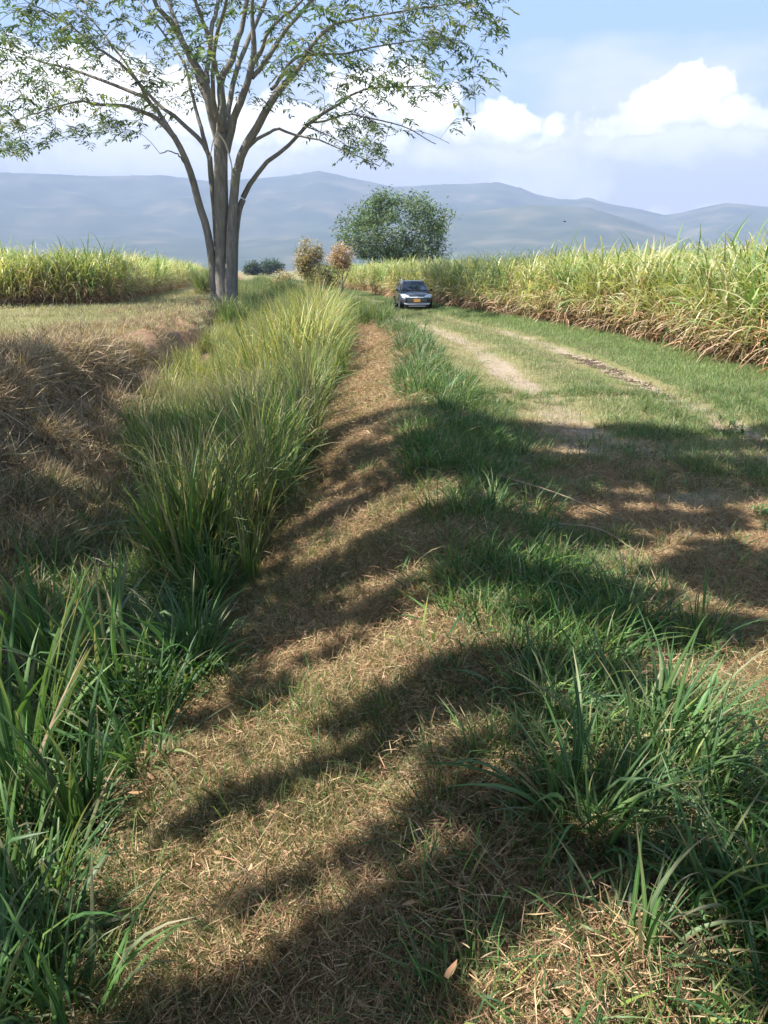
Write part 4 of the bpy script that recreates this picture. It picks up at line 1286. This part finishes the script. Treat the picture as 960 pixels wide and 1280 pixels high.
def build_shade_tree():
    base = (-5.6, -3.2, float(zg(-5.6, -3.2)))
    e = empty('shade_tree', base, label='spreading roadside tree behind the viewpoint whose crown dapples the foreground with shade', cat='tree')
    B = np.array(base)
    cot = math.cos(SUN_EL) / math.sin(SUN_EL); sx, sy = math.sin(SUN_ROT) * cot, math.cos(SUN_ROT) * cot
    n = 190000
    px = rng.uniform(-11, 9.5, n); py = rng.uniform(-7, 15.5, n)
    edge = np.where(px > -.5, 9.3 - .06 * px, 9.3 + (-.5 - px) * .95) + (fbm(px * .8, py * .8, 203, 3) - .5) * 1.6
    edge = np.minimum(edge, 14.5)
    nn = 62000                                   # finer leaves where the shade falls close to the viewer
    small = np.concatenate([np.zeros(n, bool), np.ones(nn, bool)])
    k0 = (px > -4) & (px < 4.5) & (py > .3) & (py < 5)
    px = np.concatenate([np.where(k0, 99, px), rng.uniform(-4, 4.5, nn)]); py = np.concatenate([py, rng.uniform(.3, 5, nn)]); edge = np.concatenate([edge, np.full(nn, 9.)])
    k = (py < edge) & (np.hypot((px + 1) / 1.0, (py - 2) / 1.25) < 10.8)
    g = shade_lit(px, py)
    k &= g < 0
    px, py, small = px[k], py[k], small[k]
    h = 4.6 + .36 * np.clip(py, -2, 12) + 1.6 * fbm(px * .5, py * .5, 205, 2) + rng.normal(0, .3, len(px))
    gz = zg(px, py)
    L = np.stack([px + sx * h, py + sy * h, gz + h], -1)
    # stay above the top of the frame
    s, c = math.sin(PITCH), math.cos(PITCH)
    d = L[:, 1] * c - (L[:, 2] - CAM_Z) * s; up = L[:, 1] * s + (L[:, 2] - CAM_Z) * c
    vis = (d < .3) | (up / np.maximum(d, .3) > 640 / F_PX * 1.10) | (np.abs(L[:, 0]) / np.maximum(d, .3) > .75)
    L, small = L[vis], small[vis]
    ks = np.where(small, .62, 1.0)
    L = L - B
    mb = MB(); m = len(L)
    blades(mb, L, rng.uniform(0, 6.283, m), rng.uniform(1.0, 1.9, m), rng.normal(.2, .3, m), rng.uniform(.15, .28, m) * ks, rng.uniform(.08, .13, m) * ks,
           jitter(pick(TREEC[0], TREEC[1], m), m), None, 2, 1, rng.normal(0, .4, m), wprof=3)
    o = mb.obj('crown', M_TREE, e); o['kind'] = 'stuff'
    print('shade leaves', m)
    mb = MB(); t = np.linspace(0, 1, 8)
    p = np.stack([-.3 * t, .25 * t, -.3 + 4.2 * t], -1); tube(mb, p, np.linspace(.42, .26, 8), 12); mb.obj('trunk', M_BARK, e)
    top = p[-1]
    made = 0
    for j in rng.choice(m, 400, replace=False):
        q = L[j]; mid = top + (q - top) * .45 + np.array([0, 0, 1.1])
        pts = smooth_path(np.array([[*top, .12], [*mid, .05], [*q, .012]]), 14)
        # a limb is kept where leaves already shade the ground under it, so no bare bough shadow crosses a sunlit gap
        w = pts[:, :3] + B; hh = w[:, 2]
        gx, gy = w[:, 0] - sx * hh, w[:, 1] - sy * hh
        if (shade_lit(gx, gy)[(gy > 1) & (np.abs(gx) < 6)] > -.01).mean() > .12 if ((gy > 1) & (np.abs(gx) < 6)).any() else False:
            continue
        made += 1
        if made > 18:
            break
        mb = MB(); tube(mb, pts[:, :3], pts[:, 3], 6); mb.obj('limb', M_BARK, e)


build_shade_tree()


# ------------------------------------------------------------------ fallen stems and sticks
def stick(name, pts, r, color, label, cat):
    pts = np.array(pts, float); c = pts[0].copy(); c[2] = float(zg(c[0], c[1]))
    q = [(x, y, float(zg(x, y)) + h) for x, y, h in pts]
    s = smooth_path(np.array(q), 10) - c
    mb = MB(); tube(mb, s, np.linspace(r, r * .4, 10), 6, color)
    o = mb.obj(name, M_STALK); o.location = c
    tag(o, label, cat)


stick('fallen_stem', [(1.15, 4.3, .03), (1.5, 3.95, .07), (1.8, 3.5, .03)], .008, (.26, .30, .12), 'long pale green fallen stem across the straw left of the big tuft', 'stem')
stick('fallen_stem', [(1.1, 5.1, .04), (1.5, 4.95, .1), (1.75, 4.7, .03)], .009, (.36, .27, .18), 'grey brown bent stick lying among the litter at the track side', 'stick')
stick('fallen_stem', [(.9, 5.7, .18), (1.4, 5.6, .16), (1.9, 5.2, .03)], .008, (.30, .24, .15), 'thin dry stem propped on the green tufts beside the track', 'stick')
for k, (u0, v0, u1, v1, y, lab) in enumerate([(62, 452, 38, 405, 15.5, 'bare dark dead twig leaning left on the bank rim, left of the upright twig'), (66, 452, 50, 406, 15.7, 'second bare dead twig close to the leaning one on the bank rim'),
                                              (104, 452, 102, 412, 15.2, 'upright bare dead twig on the bank rim')]):
    a = at(u0, v0, y); b = at(u1, v1, y); a[2] = float(zg(a[0], y)) - .05; b[2] = max(b[2], a[2] + .7)
    mb = MB(); t = np.linspace(0, 1, 8)[:, None]; p = (b - a) * t + rng.normal(0, .012, (8, 3)); tube(mb, p, np.linspace(.013, .004, 8), 5, (.12, .09, .06))
    tube(mb, [p[4], p[4] + [.16, 0, .16]], [.006, .003], 4, (.12, .09, .06)); tube(mb, [p[5], p[5] + [-.14, 0, .12]], [.005, .003], 4, (.12, .09, .06))
    o = mb.obj('dead_twig', M_STALK); o.location = a; tag(o, lab, 'twig')
# dark tussock at the right frame edge
c = at(952, 600, 6.9)
tuft('dark_tussock', dry_tuft[0], c[0] + .1, 7.0, .8, 'dark brown dry tussock on the track verge at the right frame edge', 'grass tuft')


# ------------------------------------------------------------------ bird
def build_bird():
    p = at(706, 277, 120)
    e = empty('flying_bird', tuple(p), label='tiny dark bird flying in front of the mountains above the right cane field', cat='bird')
    m = col_mat('dark_plumage', (.02, .02, .022), .8)
    mb = MB(); t = np.linspace(-.5, .5, 9); tube(mb, np.stack([t * .42, 0 * t, 0 * t], -1), .065 * np.sqrt(np.clip(1 - (t * 2) ** 2, .02, 1)), 8, (.02, .02, .02)); mb.obj('body', m, e)
    for s in (-1, 1):
        mb = MB()
        v = []
        for (x, yy, z) in ((.10, .03, .0), (-.10, .03, 0), (.12, .22, .10), (-.08, .24, .10), (.02, .46, .03), (-.1, .46, .03)):
            v += [(x, s * yy, z + .012), (x, s * yy, z - .012)]
        q = []
        for i in (0, 4):
            q += [(i, i + 4, i + 6, i + 2), (i + 1, i + 3, i + 7, i + 5), (i, i + 1, i + 5, i + 4), (i + 2, i + 6, i + 7, i + 3)]
        q += [(8, 9, 11, 10)]
        mb.add(v, q); mb.obj('wing', m, e)
    mb = MB(); mb.add([(-.18, -.03, .01), (-.18, .03, .01), (-.36, .07, 0), (-.36, -.07, 0), (-.18, -.03, -.01), (-.18, .03, -.01), (-.36, .07, -.015), (-.36, -.07, -.015)], [(0, 1, 2, 3), (4, 7, 6, 5), (0, 3, 7, 4), (1, 5, 6, 2), (2, 6, 7, 3)]); mb.obj('tail', m, e)


build_bird()


# ------------------------------------------------------------------ the car
def build_car():
    c = at(515.5, 390, 36.0)
    e = empty('parked_car', (c[0] + .1, 39.0, float(zg(c[0], 35.5)) - .02), math.pi + .09, label='dark grey compact car with roof rails facing the camera on the dirt track', cat='car')
    paint = col_mat('grey_paint', (.075, .08, .095), .32, .5, .55, .6)
    black = col_mat('black_plastic', (.018, .018, .02), .55)
    rubber = col_mat('tyre_rubber', (.02, .02, .021), .85)
    alloy = col_mat('alloy', (.52, .52, .53), .4, .5, .4)
    chrome = col_mat('chrome_trim', (.74, .74, .74), .3, .5, .35)
    glass = col_mat('tinted_glass', (.022, .032, .055), .06, .8, 0, .5)
    lens = col_mat('headlight_lens', (.80, .84, .90), .15, .6, .1, .6)
    plate = col_mat('yellow_plate', (.78, .42, .12), .5)
    amber = col_mat('amber_lens', (.75, .25, .04), .3)

    e.scale = (.92, .92, .92)

    def section(w, zb, zt, y, n=24, pw=4.0):
        a = np.arange(n) / n * 6.28318
        cx = np.sign(np.cos(a)) * np.abs(np.cos(a)) ** (2 / pw); cz = np.sign(np.sin(a)) * np.abs(np.sin(a)) ** (2 / pw)
        return np.stack([cx * w, np.full(n, y), (zb + zt) / 2 + cz * (zt - zb) / 2], -1)

    def loft(secs, name, mat, parent=e):
        mb = MB(); k = len(secs); n = len(secs[0]); V = np.concatenate(secs); idx = np.arange(k * n).reshape(k, n); nx = np.roll(idx, -1, 1)
        q = np.stack([idx[:-1], nx[:-1], nx[1:], idx[1:]], -1).reshape(-1, 4)
        tr = [(idx[0, 0], idx[0, i + 1], idx[0, i]) for i in range(1, n - 1)] + [(idx[-1, 0], idx[-1, i], idx[-1, i + 1]) for i in range(1, n - 1)]
        mb.add(V, q, tr); return mb.obj(name, mat, parent)

    body = smooth_path([(-1.98, .62, .48, .86), (-1.86, .76, .34, .96), (-1.5, .82, .25, 1.0), (-.8, .84, .22, 1.0), (0, .845, .22, .99), (.7, .84, .22, .985), (1.0, .83, .23, .97), (1.35, .82, .24, .93),
                        (1.65, .79, .25, .865), (1.84, .73, .27, .77), (1.93, .66, .31, .68)], 34)
    loft([section(r[1], r[2], r[3], r[0]) for r in body], 'body', paint)
    roof = smooth_path([(-1.88, .62, 1.0), (-1.72, .64, 1.28), (-1.45, .63, 1.44), (-.9, .615, 1.50), (-.2, .61, 1.51), (.25, .61, 1.475), (.62, .67, 1.26), (1.02, .74, .955)], 22)
    secs = []
    for (y, w, zt) in roof:
        zb = .90
        wb = .78
        k = (zt - zb)
        pr = [(wb, zb), (wb - .02, zb + .08), (w + (wb - w) * .35, zb + k * .55), (w + .015, zb + k * .88), (w - .06, zb + k * .985), (w * .45, zt + .012), (0, zt + .018)]
        pts = [(x, y, z) for x, z in pr] + [(-x, y, z) for x, z in pr[-2::-1]]
        secs.append(np.array(pts))
    loft(secs, 'cabin', paint)

    def panel(pts, th, mat, name, parent=e, nrm=None):
        """a quad or polygon with thickness, pushed out along its normal"""
        p = np.array(pts, float); n = np.cross(p[1] - p[0], p[2] - p[0]); n /= np.linalg.norm(n)
        if nrm is not None and np.dot(n, nrm) < 0:
            n = -n
        me = bpy.data.meshes.new(name); bm = bmesh.new()
        f = [bm.verts.new(v) for v in p]; b = [bm.verts.new(v + n * th) for v in p]
        bm.faces.new(f); bm.faces.new(b)
        for i in range(len(p)):
            j = (i + 1) % len(p); bm.faces.new((f[i], f[j], b[j], b[i]))
        bmesh.ops.recalc_face_normals(bm, faces=bm.faces)
        bm.to_mesh(me); bm.free(); me.materials.append(mat)
        return link(name, me, parent)

    def box(c0, s, mat, name, parent=e, rot=None, bev=.012):
        me = bpy.data.meshes.new(name); bm = bmesh.new(); bmesh.ops.create_cube(bm, size=1)
        for v in bm.verts:
            v.co = Vector((v.co.x * s[0], v.co.y * s[1], v.co.z * s[2]))
        bmesh.ops.bevel(bm, geom=bm.edges[:], offset=min(bev, min(s) * .4), segments=2, affect='EDGES')
        if rot:
            bmesh.ops.rotate(bm, cent=(0, 0, 0), matrix=Matrix.Rotation(rot[0], 3, rot[1]), verts=bm.verts)
        bmesh.ops.translate(bm, vec=c0, verts=bm.verts)
        bm.to_mesh(me); bm.free(); me.materials.append(mat)
        return link(name, me, parent)
    # glass
    wy0, wy1, wz0, wz1 = .97, .31, 1.0, 1.445
    ws = panel([(-.665, wy0 + .012, wz0), (.665, wy0 + .012, wz0), (.55, wy1 + .02, wz1), (-.55, wy1 + .02, wz1)], .012, glass, 'windscreen', nrm=(0, .5, .5))
    for v in ws.data.vertices:
        v.co.y += .035 * (1 - (v.co.x / .67) ** 2); v.co.z += .03
    for s in (-1, 1):
        panel([(s * .765, .72, 1.0), (s * .768, -.28, 1.0), (s * .665, -.25, 1.40), (s * .655, .25, 1.40)], .014, glass, 'front_window', nrm=(s, 0, .2))
        panel([(s * .768, -.36, 1.0), (s * .755, -1.35, 1.02), (s * .665, -1.25, 1.385), (s * .665, -.33, 1.40)], .014, glass, 'rear_window', nrm=(s, 0, .2))
        # door outline and handles
        for yy, nm in ((.22, 'front_door'), (-.82, 'rear_door')):
            d = panel([(s * .843, yy + .5, .34), (s * .843, yy - .5, .34), (s * .828, yy - .5, .9), (s * .826, yy + .5, .9)], .006, paint, nm, nrm=(s, 0, 0))
            box((s * .86, yy - .38, .84), (.03, .16, .03), chrome, 'handle', d)
        # mirrors
        mr = box((s * .93, .78, 1.04), (.17, .10, .13), paint, 'mirror', rot=(s * -.2, 'Z'), bev=.04)
        box((s * .81, .76, .995), (.12, .04, .03), black, 'mirror_arm', mr)
        # lights
        hl = panel([(s * .80, 1.62, .83), (s * .74, 1.82, .66), (s * .43, 1.935, .685), (s * .40, 1.90, .745), (s * .62, 1.80, .83)], .03, lens, 'headlight', nrm=(0, 1, .3))
        tube_mb = MB(); a = np.linspace(0, 6.283, 13)
        tube(tube_mb, np.stack([s * .62 + .055 * np.cos(a), np.full(13, 1.905), .735 + .045 * np.sin(a)], -1), .012, 5); tube_mb.obj('lamp_ring', chrome, hl)
        box((s * .60, 1.915, .40), (.15, .05, .07), lens, 'fog_light')
        panel([(s * .72, 1.80, .62), (s * .76, 1.76, .36), (s * .48, 1.955, .34), (s * .50, 1.955, .52)], .012, black, 'fog_light_surround', nrm=(0, 1, 0))
        box((s * .72, -1.90, .80), (.16, .10, .18), amber, 'tail_light')
        mb = MB(); tube(mb, [(s * .60, -1.3, 1.50), (s * .60, -1.2, 1.545), (s * .59, 0, 1.56), (s * .58, .12, 1.51)], .018, 6); mb.obj('roof_rail', alloy, e)
        mb = MB(); tube(mb, [(s * .52, 1.06, 1.0), (s * .1, 1.03, 1.02)], .009, 5); mb.obj('wiper', black, e)
        # wheels
        for yy in (1.22, -1.28):
            mb = MB(); tube(mb, smooth_path([(s * .70, yy, .31), (s * .86, yy, .31)], 2)[:, :3], .31, 24)
            ty = MB(); a = np.linspace(0, 6.283, 25); prof = [(.62, .20), (.64, .295), (.70, .315), (.80, .315), (.86, .295), (.872, .2)]
            V = np.array([[(s * px_, yy + pr_ * math.cos(t), .315 + pr_ * math.sin(t)) for t in a[:-1]] for px_, pr_ in prof]); k, n = V.shape[:2]
            idx = np.arange(k * n).reshape(k, n); nx = np.roll(idx, -1, 1)
            ty.add(V.reshape(-1, 3), np.stack([idx[:-1], nx[:-1], nx[1:], idx[1:]], -1).reshape(-1, 4))
            w = empty('wheel', (0, 0, 0)); w.parent = e
            ty.obj('tyre', rubber, w)
            rm = MB(); V = np.array([[(s * px_, yy + pr_ * math.cos(t), .315 + pr_ * math.sin(t)) for t in a[:-1]] for px_, pr_ in ((.868, .205), (.85, .19), (.83, .06), (.86, .05), (.862, .002))]); k, n = V.shape[:2]
            idx = np.arange(k * n).reshape(k, n); nx = np.roll(idx, -1, 1)
            rm.add(V.reshape(-1, 3), np.stack([idx[:-1], nx[:-1], nx[1:], idx[1:]], -1).reshape(-1, 4))
            for q in range(5):
                t = q * 1.2566; rm.add([(s * .872, yy + r_ * math.cos(t) - o_ * math.sin(t), .315 + r_ * math.sin(t) + o_ * math.cos(t)) for r_, o_ in ((.03, -.03), (.2, -.02), (.2, .02), (.03, .03))], [(0, 1, 2, 3)])
            rm.obj('rim', alloy, w)
            mb = MB(); t = np.linspace(-.25, math.pi + .25, 18)
            tube(mb, np.stack([np.full(18, s * .835), yy + .355 * np.cos(t), .315 + .355 * np.sin(t)], -1), .035, 6); mb.obj('wheel_arch', black, e)
    # front
    panel([(-.42, 1.925, .72), (.42, 1.925, .72), (.40, 1.945, .665), (-.40, 1.945, .665)], .022, chrome, 'grille_bar', nrm=(0, 1, 0))
    panel([(-.56, 1.948, .635), (.56, 1.948, .635), (.64, 1.948, .42), (-.64, 1.948, .42)], .018, black, 'grille', nrm=(0, 1, 0))
    for k in range(3):
        box((0, 1.972, .455 + k * .07), (1.05, .014, .012), alloy, 'grille_slat', bev=.003)
    panel([(-.70, 1.93, .385), (.70, 1.93, .385), (.62, 1.945, .33), (-.62, 1.945, .33)], .035, alloy, 'bumper_trim', nrm=(0, 1, 0))
    panel([(-.66, 1.90, .31), (.66, 1.90, .31), (.60, 1.90, .20), (-.60, 1.90, .20)], .03, black, 'lower_bumper', nrm=(0, 1, 0))
    panel([(-.48, 1.94, .275), (.48, 1.94, .275), (.42, 1.94, .235), (-.42, 1.94, .235)], .02, alloy, 'skid_plate', nrm=(0, 1, 0))
    pl = box((0, 1.995, .535), (.34, .02, .17), plate, 'number_plate', bev=.006)
    mb = MB(); a = np.linspace(0, 6.283, 17)
    tube(mb, np.stack([.055 * np.cos(a), np.full(17, 1.972), .697 + .038 * np.sin(a)], -1), .010, 5); mb.obj('badge', chrome, e)
    mb = MB(); tube(mb, [(-.55, 1.05, .972), (-.42, 1.5, .92), (-.36, 1.84, .775)], .012, 5); mb.obj('bonnet_crease', paint, e)
    mb = MB(); tube(mb, [(.55, 1.05, .972), (.42, 1.5, .92), (.36, 1.84, .775)], .012, 5); mb.obj('bonnet_crease', paint, e)
    mb = MB(); tube(mb, [(.1, -1.0, 1.52), (.1, -1.15, 1.72)], .006, 5); mb.obj('aerial', black, e)


build_car()
